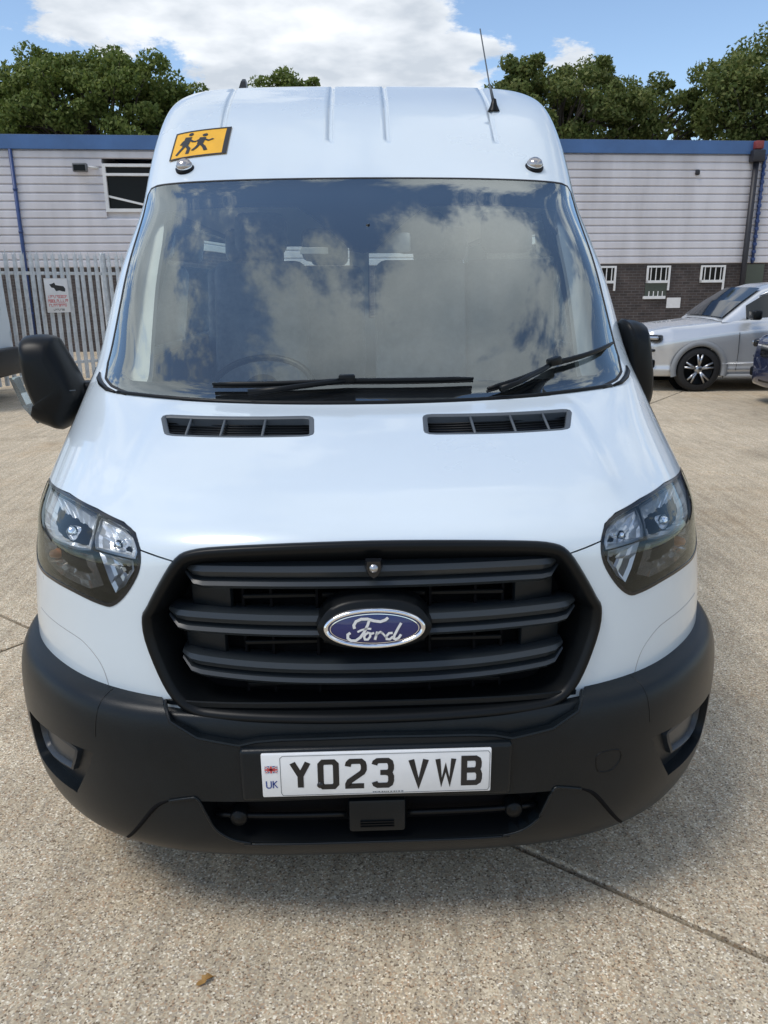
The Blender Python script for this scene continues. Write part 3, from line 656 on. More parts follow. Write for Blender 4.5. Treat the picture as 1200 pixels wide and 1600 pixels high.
# border line, country mark, maker's line
bl = [(PX(441)+.004, .463), (PX(441), .470), (PX(441), .560), (PX(441)+.006, .5655), (.252, .5655), (.256, .56), (.256, .470), (.252, .4635)]
V, F = pl(stroke(bl, .0012, True)); vm('plate_border', V, F, M['grey_trim'], plate, False)
fx, fz = PX(427), .532
V, F = pl(([(fx-.0145, fz-.009), (fx+.0145, fz-.009), (fx+.0145, fz+.009), (fx-.0145, fz+.009)], [(0, 1, 2, 3)]), .0004); vm('flag_field', V, F, M['ink_blue'], plate, False)
def seg(a, b_, w): return stroke([a, b_], w)
V, F = pl(join2([seg((fx-.014, fz-.0085), (fx+.014, fz+.0085), .0045), seg((fx-.014, fz+.0085), (fx+.014, fz-.0085), .0045), seg((fx, fz-.009), (fx, fz+.009), .007), seg((fx-.0145, fz), (fx+.0145, fz), .007)]), .0008); vm('flag_white', V, F, M['platewhite'], plate, False)
V, F = pl(join2([seg((fx, fz-.009), (fx, fz+.009), .0042), seg((fx-.0145, fz), (fx+.0145, fz), .0042), seg((fx-.013, fz-.0078), (fx+.013, fz+.0078), .0018), seg((fx-.013, fz+.0078), (fx+.013, fz-.0078), .0018)]), .0012); vm('flag_red', V, F, M['red'], plate, False)
ux, uz = PX(427), .493
V, F = pl(join2([stroke([(ux-.012, uz+.009), (ux-.012, uz-.006), (ux-.009, uz-.009), (ux-.004, uz-.009), (ux-.0015, uz-.006), (ux-.0015, uz+.009)], .0028), seg((ux+.003, uz+.0095), (ux+.003, uz-.0095), .0028), seg((ux+.003, uz), (ux+.012, uz+.009), .0026), seg((ux+.005, uz+.001), (ux+.0125, uz-.009), .0026)]), .0006); vm('country_letters', V, F, M['ink_blue'], plate, False)
for px_, z_ in ((501.5, .4885),):
    V, F = lathe([(0, -.003), (.006, -.0028), (.0075, 0)], 16, 'Y', (PX(px_), -.0215, z_)); vm('plate_screw', V, F, M['plateblack'], plate)
rq = random.Random(4); xx = -.01; ps = []
while xx < .06:
    w = rq.uniform(.002, .005); ps.append(seg((xx, .4665), (xx+w, .4665), .0024)); xx += w+rq.uniform(.001, .003)
V, F = pl(join2(ps)); vm('maker_line', V, F, M['grey_trim'], plate, False)

# wipers
def wiper(blade, conn, arm):
    w = setp(bpy.data.objects.new('wiper', None)); COL.objects.link(w); w.parent = VAN
    b_ = onskin(SK, blade, .012); V, F = tube([tuple(q) for q in b_], .0045, 6); vm('wiper_rubber', V, F, M['rubber'], w)
    b_ = onskin(SK, blade, .022); n = len(b_); V, F = tube([tuple(q) for q in b_], [.004]+[.0075]*(n-2)+[.004], 8); vm('wiper_blade', V, F, M['black'], w)
    c = onskin(SK, [conn], .03)[0]; d = Vector(b_[n//2+1]-b_[n//2-1]).normalized(); q = d.to_track_quat('X', 'Z').to_matrix()
    rbox('wiper_joint', tuple(c), (.05, .026, .024), M['black'], w, .006, 2, rot=q, van=True)
    a_ = onskin(SK, arm, .03); V, F = tube([tuple(q) for q in a_], [.011, .008, .008], 8); vm('wiper_arm', V, F, M['black'], w)
def lerp(a, b_, n): return [(a[0]+(b_[0]-a[0])*i/n, a[1]+(b_[1]-a[1])*i/n) for i in range(n+1)]
wiper(lerp((-1.381, 7.36), (-.162, 7.53), 6)+lerp((-.162, 7.53), (.913, 7.5), 6)[1:], (-.165, 7.53), [(-1.0, 7.02), (-.7, 7.2), (-.178, 7.48)])
wiper(lerp((1.027, 7.14), (1.845, 7.727), 6)+lerp((1.845, 7.727), (3.454, 7.993), 6)[1:], (1.845, 7.727), [(1.15, 7.0), (1.35, 7.2), (1.74, 7.62)])

# roof marker lamps, children sign, aerials
for c in ((-2.44, 11.33), (2.44, 11.33)):
    P = Vector(onskin(SK, [c], 0)[0]); n_ = Vector(SK.normal(np.array([c[0]]), np.array([c[1]]))[0])
    q = (n_*.4+Vector((0, -.5, .75))).normalized().to_track_quat('Z', 'Y')
    V, F = lathe([(.038, -.012), (.040, .004), (.035, .009), (.030, .010)], 28, 'Z'); lm = vm('marker_lamp', [q @ Vector(v)+P for v in V], F, M['black'], VAN)
    V, F = lathe([(.033, .006), (.033, .018), (.028, .030), (.016, .038), (0, .040)], 28, 'Z'); vm('lamp_lens', [q @ Vector(v)+P for v in V], F, M['amber'], lm)
    V, F = lathe([(.0, .016), (.034, .010), (.0343, .015), (.034, .018)], 28, 'Z'); vm('lamp_collar', [q @ Vector(v)+P for v in V], F, M['chrome'], lm)
SG = [(-3.02, 11.53), (-1.66, 11.64), (-1.61, 12.29), (-2.86, 12.17)]       # BL BR TR TL
def sgp(a, b_): 
    k = [(1-a)*(1-b_), a*(1-b_), a*b_, (1-a)*b_]; return (sum(k[i]*SG[i][0] for i in range(4)), sum(k[i]*SG[i][1] for i in range(4)))
def sgsheet(name, rects, mat, parent, off):
    V = []; F = []
    for a0, b0, a1, b1 in rects:
        n = 8; o = len(V)
        for i in range(n+1):
            for j in range(n+1): V.append(onskin(SK, [sgp(a0+(a1-a0)*i/n, b0+(b1-b0)*j/n)], off)[0])
        F += [(o+i*(n+1)+j, o+(i+1)*(n+1)+j, o+(i+1)*(n+1)+j+1, o+i*(n+1)+j+1) for i in range(n) for j in range(n)]
    return vm(name, V, F, mat, parent, True)
sg = sgsheet('warning_sign', [(0, 0, 1, 1)], M['yellow'], VAN, .004)
sgsheet('sign_border', [(0, 0, 1, .045), (0, .955, 1, 1), (0, .045, .045, .955), (.945, .045, 1, .955)], M['plateblack'], sg, .0052)
def fig(name, polys, discs):
    ps = [stroke(p, w) for p, w in polys]
    for cx_, cy_, r_ in discs: ps.append(([(cx_+r_*math.cos(k*.4488), cy_+r_*1.25*math.sin(k*.4488)) for k in range(14)], [tuple(range(14))]))
    V, F = join2(ps); V = [onskin(SK, [sgp(.5+(a-.5)*1.22, .5+(b_-.5)*1.18)], .0056)[0] for a, b_ in V]; vm(name, V, F, M['plateblack'], sg, False)
fig('running_child', [([(.40, .72), (.37, .45)], .12), ([(.38, .48), (.31, .34), (.24, .20)], .055), ([(.38, .48), (.45, .36), (.44, .20)], .055), ([(.40, .66), (.32, .60), (.28, .50)], .04), ([(.41, .66), (.49, .56), (.54, .55)], .04)], [(.43, .80, .04)])
fig('running_child', [([(.62, .66), (.60, .46)], .085), ([(.60, .48), (.56, .36), (.51, .28)], .045), ([(.60, .48), (.66, .36), (.69, .24)], .045), ([(.62, .62), (.70, .54), (.75, .58)], .035), ([(.60, .62), (.54, .55)], .035)], [(.64, .73, .035)])
a0 = onskin(SK, [(1.80, 12.80)], 0)[0]; tip = np.array((.566, 2.50, 2.715))
V, F = lathe([(.0, .05), (.010, .045), (.016, .02), (.026, .0), (.028, -.006)], 16, 'Z', a0); an = vm('aerial', V, F, M['black'], VAN)
V, F = tube([tuple(a0+(0, .005, .03)), tuple(a0+(tip-a0)*.25+(0, 0, .01)), tuple(a0+(tip-a0)*.3), tuple(tip)], [.008, .006, .0035, .003], 8); vm('aerial_whip', V, F, M['grey_trim'], an)
fa = np.array((-.60, 3.0, 2.525)); prof = [(-.10, 0), (-.02, .085), (.02, .105), (.05, .10), (.07, 0)]
V = [(fa[0]+s*w, fa[1]+y, fa[2]+z) for s in (1, -1) for (y, z), w in zip(prof, (.028, .012, .008, .01, .028))]
vm('aerial_fin', V, [(0, 1, 2, 3, 4), (9, 8, 7, 6, 5)]+[(i, 5+i, 5+(i+1) % 5, (i+1) % 5) for i in range(5)], M['bumper'], VAN, False)

# door mirrors
def mirror(pts, y0, y1, s, cx_, cz_, fold=0.):
    L = smooth_loop(pts, 4); n = len(L); V = []; F = []
    rings = [(.55, 0.0), (.80, .02), (.93, .055), (1.0, .11), (1.0, .16), (.96, .19)]
    cxm = sum(p[0] for p in L)/n; czm = sum(p[1] for p in L)/n
    for k, d in rings:
        for x, z in L:
            px, py = cxm+(x-cxm)*k, y0+(y1-y0)*d/.19
            V.append((px, py+fold*(px-cx_), czm+(z-czm)*k))
    m = len(rings)
    for r_ in range(m-1): F += [(r_*n+i, r_*n+(i+1) % n, (r_+1)*n+(i+1) % n, (r_+1)*n+i) for i in range(n)]
    F += [tuple(range(n))[::-1], tuple((m-1)*n+i for i in range(n))]
    bm = bmesh.new(); vs = [bm.verts.new(v) for v in V]
    for q in F: bm.faces.new([vs[i] for i in q])
    return fin(bm, 'door_mirror', M['black'], VAN, True, True)
ml = mirror([(-1.170, 1.395), (-1.145, 1.424), (-1.07, 1.421), (-1.045, 1.39), (-.985, 1.25), (-.992, 1.18), (-1.055, 1.105), (-1.10, 1.112), (-1.155, 1.14), (-1.135, 1.165), (-1.165, 1.28)], 1.10, 1.25, -1, -1.0, 1.26)
L = [(-1.215, 1.285), (-1.165, 1.29), (-1.145, 1.20), (-1.11, 1.14), (-1.14, 1.128), (-1.185, 1.19)]
V = [(x, 1.155, z) for x, z in L]+[(x+.006, 1.225, z) for x, z in L]
vm('indicator_lens', V, [tuple(range(6))[::-1]]+[(i, (i+1) % 6, 6+(i+1) % 6, 6+i) for i in range(6)], M['palelens'], ml, False)
V, F = tube([(-.985, 1.125, 1.245), (-1.07, 1.105, 1.243), (-1.12, 1.115, 1.243)], .002, 6); vm('mirror_seam', V, F, M['grey_trim'], ml)
rbox('mirror_arm', (-1.005, 1.27, 1.20), (.12, .10, .12), M['black'], ml, .025, 3, van=True)
rbox('mirror_glass', (-1.085, 1.245, 1.28), (.09, .012, .18), M['chrome'], ml, .002, 1, van=True)
mr = mirror([(.95, 1.42), (.98, 1.445), (1.03, 1.435), (1.052, 1.41), (1.082, 1.27), (1.092, 1.19), (1.085, 1.12), (1.04, 1.10), (.99, 1.15)], 1.30, 1.44, 1, 1.0, 1.26, .35)
rbox('mirror_arm', (1.02, 1.46, 1.20), (.10, .10, .12), M['black'], mr, .025, 3, van=True)

# cabin: dashboard, wheel, seats, mirror
xs = np.linspace(-.86, .86, 31); prof = [(.80, 1.10), (.86, 1.19), (1.02, 1.205), (1.22, 1.20), (1.38, 1.17), (1.45, 1.10), (1.46, .95), (1.40, .75)]
V = [(x, y+.22*abs(x)**2*(1 if i < 3 else .5), z+.012*math.cos(x*5)*(1 if 1 < i < 5 else 0)) for x in xs for i, (y, z) in enumerate(prof)]; m = len(prof)
vm('dashboard', V, [(i*m+k, (i+1)*m+k, (i+1)*m+k+1, i*m+k+1) for i in range(30) for k in range(m-1)], M['dash'], VAN)
cw = Vector((-.40, 1.50, 1.19)); q = Vector((0, .55, -.83)).to_track_quat('Z', 'Y')
V, F = tube([q @ Vector((.2*math.cos(k*math.pi/18), .2*math.sin(k*math.pi/18), 0))+cw for k in range(36)], .014, 10, True); sw_ = vm('steering_wheel', V, F, M['black'], VAN)
V, F = lathe([(0, -.03), (.06, -.03), (.07, 0), (.06, .03), (0, .03)], 20, 'Z'); vm('wheel_boss', [q @ Vector(v)+cw for v in V], F, M['black'], sw_)
for a in (0, 180, 270):
    d = Vector((math.cos(R(a))*.2, math.sin(R(a))*.2, 0)); V, F = tube([q @ (d*.25)+cw, q @ d+cw], .012, 8); vm('wheel_spoke', V, F, M['black'], sw_)
def seat(x, y, z=.66, w=.48):
    s = rbox('seat', (x, y-.02, z+.30), (w, .50, .16), M['cloth'], VAN, .05, 4, van=True)
    rbox('backrest', (x, y+.28, z+.70), (w, .14, .68), M['cloth'], s, .055, 4, rot=Matrix.Rotation(R(-14), 3, 'X'), van=True, taper=None)
    rbox('headrest', (x, y+.41, z+1.16), (w*.56, .11, .19), M['cloth'], s, .045, 4, rot=Matrix.Rotation(R(-10), 3, 'X'), van=True)
    rbox('seat_base', (x, y, z+.11), (w*.8, .40, .22), M['black'], s, .01, 1, van=True)
for x in (-.48, .28, .70): seat(x, 1.98, .66, .44)
for y in (3.0, 3.9):
    for x in (-.68, -.22, .52): seat(x, y)
rbox('cabin_mirror', (.075, 1.62, 1.735), (.22, .03, .075), M['liner'], VAN, .012, 2, van=True)
V, F = tube([(.03, 1.60, 1.75), (.02, 1.58, 1.80)], .008, 6); vm('mirror_stalk', V, F, M['black'], VAN)
for x in (-.42, .42): rbox('sun_visor', (x, 1.93, 1.93), (.42, .17, .02), M['liner'], VAN, .008, 2, rot=Matrix.Rotation(R(20), 3, 'X'), van=True)
rbox('dash_card', (-.19, 1.66, 1.71), (.11, .01, .025), M['liner'], VAN, .002, 1, van=True)  # pale slip standing in for a bright patch seen through the windscreen

# road wheels
for y in (1.02, 4.77):
    for s in (1, -1):
        V, F = lathe([(.215, -.11), (.30, -.115), (.335, -.10), (.345, -.06), (.346, 0), (.345, .06), (.335, .10), (.30, .115), (.215, .11)], 44, 'X', (s*.88, y, .345))
        w = vm('road_wheel', V, F, M['rubber'], VAN)
        V, F = lathe([(0, .05), (.06, .055), (.09, .03), (.16, .05), (.20, .085), (.218, .095), (.218, -.09)], 44, 'X'); V = [(s*v[0]+s*.88, v[1]+y, v[2]+.345) for v in V]
        vm('wheel_rim', V, F, M['satin'], w)
# ------------------------------------------------------------------ ground: exposed-aggregate concrete slabs over a dark bed
def ground_mat():
    m, t, p = new_mat('exposed_aggregate'); L = t.links.new
    g = N(t, 'ShaderNodeNewGeometry')
    v1 = N(t, 'ShaderNodeTexVoronoi', Scale=225.0, feature='F1'); v1.inputs['Randomness'].default_value = 1
    v2 = N(t, 'ShaderNodeTexVoronoi', Scale=225.0, feature='DISTANCE_TO_EDGE')
    v3 = N(t, 'ShaderNodeTexVoronoi', Scale=80.0, feature='F1')
    nz_ = N(t, 'ShaderNodeTexNoise', Scale=.45, Detail=7, Roughness=.6); nf = N(t, 'ShaderNodeTexNoise', Scale=5.0, Detail=6, Roughness=.65)
    wv = N(t, 'ShaderNodeMapping'); wv.inputs['Rotation'].default_value = (0, 0, R(-6)); wv.inputs['Scale'].default_value = (1, .07, 1)
    nb = N(t, 'ShaderNodeTexNoise', Scale=24.0, Detail=4)
    for n in (v1, v2, v3, nz_, nf): L(g.outputs['Position'], n.inputs['Vector'])
    L(g.outputs['Position'], wv.inputs[0]); L(wv.outputs[0], nb.inputs['Vector'])
    s = N(t, 'ShaderNodeSeparateColor'); L(v1.outputs['Color'], s.inputs[0])
    r = N(t, 'ShaderNodeValToRGB'); L(s.outputs[0], r.inputs[0]); r.color_ramp.interpolation = 'CONSTANT'
    cols = [(0, (.16, .125, .09)), (.08, (.43, .375, .29)), (.34, (.36, .305, .235)), (.48, (.52, .455, .345)), (.62, (.40, .29, .20)), (.72, (.30, .27, .23)), (.82, (.58, .53, .43)), (.94, (.74, .71, .63))]
    e = r.color_ramp.elements
    e[0].position, e[0].color = cols[0][0], (*cols[0][1], 1); e[1].position, e[1].color = cols[1][0], (*cols[1][1], 1)
    for a, c in cols[2:]: x = e.new(a); x.color = (*c, 1)
    gap = N(t, 'ShaderNodeMapRange'); gap.inputs[1].default_value = .0; gap.inputs[2].default_value = .0008; gap.inputs[3].default_value = .60; gap.inputs[4].default_value = 1.0; L(v2.outputs['Distance'], gap.inputs[0])
    lg = N(t, 'ShaderNodeMapRange'); lg.inputs[1].default_value = .3; lg.inputs[2].default_value = .7; lg.inputs[3].default_value = .92; lg.inputs[4].default_value = 1.22; L(nz_.outputs[0], lg.inputs[0])
    lf = N(t, 'ShaderNodeMapRange'); lf.inputs[1].default_value = .25; lf.inputs[2].default_value = .75; lf.inputs[3].default_value = .86; lf.inputs[4].default_value = 1.14; L(nf.outputs[0], lf.inputs[0])
    lb = N(t, 'ShaderNodeMapRange'); lb.inputs[1].default_value = .3; lb.inputs[2].default_value = .7; lb.inputs[3].default_value = .86; lb.inputs[4].default_value = 1.14; L(nb.outputs[0], lb.inputs[0])
    a = N(t, 'ShaderNodeMath', operation='MULTIPLY'); L(gap.outputs[0], a.inputs[0]); L(lg.outputs[0], a.inputs[1])
    b = N(t, 'ShaderNodeMath', operation='MULTIPLY'); L(a.outputs[0], b.inputs[0]); L(lf.outputs[0], b.inputs[1])
    b2 = N(t, 'ShaderNodeMath', operation='MULTIPLY'); L(b.outputs[0], b2.inputs[0]); L(lb.outputs[0], b2.inputs[1])
    wm = N(t, 'ShaderNodeVectorMath', operation='MULTIPLY'); wm.inputs[1].default_value = (1.05, 1.0, .92); cm2 = N(t, 'ShaderNodeMixRGB'); cm2.inputs[0].default_value = .06; cm2.inputs[2].default_value = (.44, .395, .325, 1); L(r.outputs[0], cm2.inputs[1]); L(cm2.outputs[0], wm.inputs[0])
    vm_ = N(t, 'ShaderNodeVectorMath', operation='SCALE'); L(wm.outputs[0], vm_.inputs[0]); L(b2.outputs[0], vm_.inputs['Scale'])
    st = N(t, 'ShaderNodeTexNoise', Scale=1.3, Detail=8, Roughness=.7); L(g.outputs['Position'], st.inputs['Vector'])
    sr = N(t, 'ShaderNodeMapRange'); sr.inputs[1].default_value = .52; sr.inputs[2].default_value = .72; sr.inputs[3].default_value = 0; sr.inputs[4].default_value = .45; L(st.outputs[0], sr.inputs[0])
    mx_ = N(t, 'ShaderNodeMixRGB', blend_type='MULTIPLY'); L(sr.outputs[0], mx_.inputs[0]); L(vm_.outputs[0], mx_.inputs[1]); mx_.inputs[2].default_value = (.95, .80, .62, 1)
    ol = N(t, 'ShaderNodeTexNoise', Scale=.9, Detail=4, Roughness=.5); om = N(t, 'ShaderNodeMapping'); om.inputs['Location'].default_value = (4.2, 1.7, 0); L(g.outputs['Position'], om.inputs[0]); L(om.outputs[0], ol.inputs['Vector'])
    orr = N(t, 'ShaderNodeMapRange'); orr.inputs[1].default_value = .60; orr.inputs[2].default_value = .70; orr.inputs[3].default_value = 0; orr.inputs[4].default_value = .38; L(ol.outputs[0], orr.inputs[0])
    ox = N(t, 'ShaderNodeMixRGB', blend_type='MULTIPLY'); L(orr.outputs[0], ox.inputs[0]); L(mx_.outputs[0], ox.inputs[1]); ox.inputs[2].default_value = (.52, .50, .47, 1)
    L(ox.outputs[0], p.inputs['Base Color']); p.inputs['Roughness'].default_value = .85; p.inputs['Specular IOR Level'].default_value = .25
    h = N(t, 'ShaderNodeMapRange'); h.inputs[1].default_value = 0; h.inputs[2].default_value = .0022; L(v2.outputs['Distance'], h.inputs[0])
    bp_ = N(t, 'ShaderNodeBump', Strength=.8, Distance=.003); L(h.outputs[0], bp_.inputs['Height']); L(bp_.outputs[0], p.inputs['Normal'])
    return m
G_AGG = ground_mat()
BED = simple('joint_filler', (.045, .038, .033), .95, var=.35, vscale=30, bump=.4)
gnd = mesh('ground', [(-400, -400, -.022), (400, -400, -.022), (400, 400, -.022), (-400, 400, -.022)], [(0, 1, 2, 3)], BED, None, False)
setp(gnd, 'tan exposed-aggregate concrete yard with dark joints between slabs', 'ground', kind='structure')
def clip(poly, p, n, side):             # keep the part of a convex polygon where side*(x-p).n > 0
    out = []
    for i in range(len(poly)):
        a, b = poly[i], poly[(i+1) % len(poly)]; da = side*((a[0]-p[0])*n[0]+(a[1]-p[1])*n[1]); db = side*((b[0]-p[0])*n[0]+(b[1]-p[1])*n[1])
        if da >= 0: out.append(a)
        if da*db < 0: t = da/(da-db); out.append((a[0]+(b[0]-a[0])*t, a[1]+(b[1]-a[1])*t))
    return out
polys = [[(-70, -25), (70, -25), (70, 70), (-70, 70)]]
j1 = (.425, .335); d1 = Vector((.517, -.405)).normalized(); n1 = (-d1.y, d1.x); d2 = Vector((.405, .517)).normalized(); n2 = (-d2.y, d2.x)
for k in range(-4, 9):
    p = (j1[0]+n1[0]*5.2*k, j1[1]+n1[1]*5.2*k); polys = [q for P in polys for q in (clip(P, p, n1, 1), clip(P, p, n1, -1)) if len(q) > 2]
for k in range(-5, 6):
    p = (-1.64+n2[0]*6.4*k, 1.75+n2[1]*6.4*k); polys = [q for P in polys for q in (clip(P, p, n2, 1), clip(P, p, n2, -1)) if len(q) > 2]
for P in polys:
    c = (sum(a[0] for a in P)/len(P), sum(a[1] for a in P)/len(P)); n = len(P)
    def ins(d):
        out = []
        for i in range(n):
            a, b, e = Vector(P[i-1]), Vector(P[i]), Vector(P[(i+1) % n]); t1 = (b-a).normalized(); t2 = (e-b).normalized()
            ar = 1 if t1.x*t2.y-t1.y*t2.x > 0 else -1; m1 = Vector((-t1.y, t1.x))*ar; m2 = Vector((-t2.y, t2.x))*ar; bis = (m1+m2); bis = bis/max(.3, bis.length**2/2)
            out.append(b+bis*d)
        return out
    a, b = ins(.009), ins(.016)
    V = [(v.x, v.y, -.03) for v in a]+[(v.x, v.y, -.005) for v in a]+[(v.x, v.y, 0) for v in b]
    mesh('concrete_slab', V, [(i, (i+1) % n, n+(i+1) % n, n+i) for i in range(n)]+[(n+i, n+(i+1) % n, 2*n+(i+1) % n, 2*n+i) for i in range(n)]+[tuple(2*n+i for i in range(n))], G_AGG, gnd, False)
# fallen leaves
LEAF = simple('dead_leaf', (.36, .20, .055), .7, var=.3, vscale=40); LEAF2 = simple('dead_leaf_brown', (.10, .04, .025), .8, var=.3)
for (x, y, sz, rz, mt, lb) in ((-.415, -.082, .020, .6, LEAF, 'small curled ochre leaf on the concrete in front of the bumper'), (-1.66, 1.28, .03, 1.2, LEAF2, 'dark brown dead leaf on the concrete at the left edge')):
    V = []; out = [(-1, 0), (-.7, .35), (-.2, .3), (0, .62), (.3, .36), (.7, .42), (1.1, .05), (1.5, 0), (1.05, -.05), (.65, -.4), (.25, -.3), (-.1, -.55), (-.35, -.28), (-.75, -.3)]
    for a, b in out: V.append((a*sz, b*sz, .006+abs(b)*sz*.5+.004*math.sin(a*3)))
    V.append((0, 0, .004)); n = len(out)
    o = mesh('fallen_leaf', V, [(i, (i+1) % n, n) for i in range(n)], mt, None, True); o.location = (x, y, 0); o.rotation_euler = (0, 0, rz); setp(o, lb, 'leaf')

# ------------------------------------------------------------------ the works building behind
BB = .068
def bmat(name, col, **k): return simple(name, col, **k)
def clad_mat():
    m, t, p = new_mat('cladding_sheet'); L = t.links.new; g = N(t, 'ShaderNodeNewGeometry')
    n = N(t, 'ShaderNodeTexNoise', Scale=.7, Detail=6); mpp = N(t, 'ShaderNodeMapping'); mpp.inputs['Scale'].default_value = (3, 3, .5); L(g.outputs['Position'], mpp.inputs[0]); L(mpp.outputs[0], n.inputs['Vector'])
    r = N(t, 'ShaderNodeValToRGB'); L(n.outputs[0], r.inputs[0]); r.color_ramp.elements[0].position = .3; r.color_ramp.elements[1].position = .65
    r.color_ramp.elements[0].color = (.52, .50, .515, 1); r.color_ramp.elements[1].color = (.66, .64, .665, 1)
    L(r.outputs[0], p.inputs['Base Color']); p.inputs['Roughness'].default_value = .5
    return m
CLAD = clad_mat()
def brick_mat():
    m, t, p = new_mat('brown_brick'); L = t.links.new; g = N(t, 'ShaderNodeTexCoord')
    mpp = N(t, 'ShaderNodeMapping'); mpp.inputs['Rotation'].default_value = (R(90), 0, 0); L(g.outputs['Object'], mpp.inputs[0])
    b = N(t, 'ShaderNodeTexBrick', Scale=1.0); L(mpp.outputs[0], b.inputs['Vector'])
    b.inputs['Brick Width'].default_value = .225; b.inputs['Row Height'].default_value = .075; b.inputs['Mortar Size'].default_value = .008; b.inputs['Mortar Smooth'].default_value = .2
    b.inputs['Color1'].default_value = (.046, .036, .034, 1); b.inputs['Color2'].default_value = (.074, .056, .050, 1); b.inputs['Mortar'].default_value = (.11, .10, .096, 1)
    n = N(t, 'ShaderNodeTexNoise', Scale=3.0, Detail=7); L(g.outputs['Object'], n.inputs['Vector'])
    r = N(t, 'ShaderNodeMapRange'); r.inputs[1].default_value = .3; r.inputs[2].default_value = .7; r.inputs[3].default_value = .7; r.inputs[4].default_value = 1.25; L(n.outputs[0], r.inputs[0])
    s = N(t, 'ShaderNodeVectorMath', operation='SCALE'); L(b.outputs['Color'], s.inputs[0]); L(r.outputs[0], s.inputs['Scale']); L(s.outputs[0], p.inputs['Base Color'])
    p.inputs['Roughness'].default_value = .85
    bp_ = N(t, 'ShaderNodeBump', Strength=.5, Distance=.01, invert=True); L(b.outputs['Fac'], bp_.inputs['Height']); L(bp_.outputs[0], p.inputs['Normal'])
    return m
BRICK = brick_mat()
FASC = simple('blue_fascia', (.055, .13, .30), .4, var=.16, vscale=1.2); WPVC = simple('white_frame', (.72, .71, .70), .45, var=.06); DKGL = simple('dark_pane', (.006, .007, .008), .12, spec=.15)
BLUEP = simple('blue_downpipe', (.025, .055, .17), .45, var=.15); DKP = simple('dark_downpipe', (.018, .018, .024), .5, var=.2); GRN = simple('dull_pane', (.05, .065, .055), .15)
bld = root('works_building', (0, 20, 0), 'single-storey works building with pale ribbed cladding over brown brick and blue fascia', 'building', rz=BB)
X0, X1, ZB, ZF, ZT, DEP = -34., 34., 2.13, 4.92, 5.24, 12.
def bx(name, x0, x1, y0, y1, z0, z1, mat, parent=None, bev=0, label=None):
    return rbox(name, ((x0+x1)/2, (y0+y1)/2, (z0+z1)/2), (x1-x0, y1-y0, z1-z0), mat, parent or bld, bev, 2, label=label)
WX0, WX1, WZ0, WZ1 = -6.36, -4.75, 3.47, 4.60     # upper window opening
# brick plinth in pieces round its window openings
wins = [(6.72, 7.34), (8.18, 8.80), (5.25, 5.87), (9.64, 10.26)]
bx('brick_wall', X0, X1, .02, DEP, 0, ZB, BRICK)
# planks of cladding, each lapped over the next
NP = 14; ph = (ZF-ZB)/NP
prof = [(.06, 0), (-.012, .004), (-.032, .022), (-.032, ph-.042), (-.004, ph-.018), (.0, ph-.002), (.06, ph)]
def plank(x0, x1, z):
    m_ = len(prof); V = [(x, y, z+h) for x in (x0, x1) for y, h in prof]
    F = [(k, k+1, m_+k+1, m_+k)[::-1] for k in range(m_-1)]+[tuple(range(m_)), tuple(m_+k for k in range(m_))[::-1]]
    return mesh('cladding_plank', V, F, CLAD, bld, False)
for k in range(NP):
    z = ZB+k*ph
    if z+ph > WZ0+.02 and z < WZ1-.02: plank(X0, WX0, z); plank(WX1, X1, z)
    else: plank(X0, X1, z)
bx('wall_core', X0+.01, WX0, .05, DEP-.1, ZB+.001, ZF, CLAD); bx('wall_core', WX1, X1-.01, .05, DEP-.1, ZB+.001, ZF, CLAD); bx('wall_core', WX0, WX1, .05, DEP-.1, ZB+.001, WZ0, CLAD)
bx('fascia', X0-.05, X1+.05, -.10, DEP, ZF, ZT, FASC); bx('roof', X0-.05, X1+.05, -.06, DEP, ZT, ZT+.012, simple('roof_sheet', (.2, .21, .22), .7))
# upper window: frame, transom, dark inside, hanging blind rail
w = bx('window', WX0+.05, WX1-.05, .06, .08, WZ0+.05, WZ1-.05, DKGL)
for a in ((WX0, WX0+.08, WZ0, WZ1), (WX1-.08, WX1, WZ0, WZ1), (WX0+.08, WX1-.08, WZ0, WZ0+.08), (WX0+.08, WX1-.08, WZ1-.07, WZ1), (WX0+.08, WX1-.08, WZ1-.28, WZ1-.22)):
    bx('window_frame', a[0], a[1], -.05, .05, a[2], a[3], WPVC, w)
rbox('window_stay', (-5.65, .0, 3.70), (1.30, .03, .05), WPVC, w, 0, rot=Matrix.Rotation(R(13), 3, 'Y'))
# brick-storey windows: frame, bars, sill, leaning lower light
def bwin(x0, x1, low=True, bars=4):
    z0, z1 = 1.62, 2.08
    w = bx('window', x0+.03, x1-.03, .0, .012, z0, z1, DKGL)
    for a in ((x0, x0+.05, z0, z1), (x1-.05, x1, z0-.2, z1), (x0+.05, x1-.05, z1-.05, z1), (x0, x1-.05, z0, z0+.07)): bx('window_frame', a[0], a[1], -.04, .0, a[2], a[3], WPVC, w)
    for k in range(bars): x = x0+.05+(x1-x0-.1)*(k+.5)/bars; bx('window_bar', x-.012, x+.012, -.03, -.012, z0+.07, z1-.05, WPVC, w)
    if low:
        l = bx('lower_pane', x0, x1-.06, .004, .015, 1.22, z0, GRN, w)
        for k in range(4): x = x0+.05+(x1-x0-.16)*(k+.5)/4; bx('window_bar', x-.012, x+.012, -.02, -.005, 1.27, 1.40, WPVC, w)
        bx('sill', x0-.05, x1-.09, -.05, .0, 1.19, 1.27, WPVC, w)
BW = [(8.03, 8.71, True), (9.59, 10.31, False), (6.45, 7.15, False)]
for a, b, l in BW: bwin(a, b, l)
bx('dull_window', 10.87, 11.46, -.01, .012, 1.55, 2.1, GRN); bx('notice_card', 8.69, 9.09, -.012, .016, .94, 1.22, WPVC)
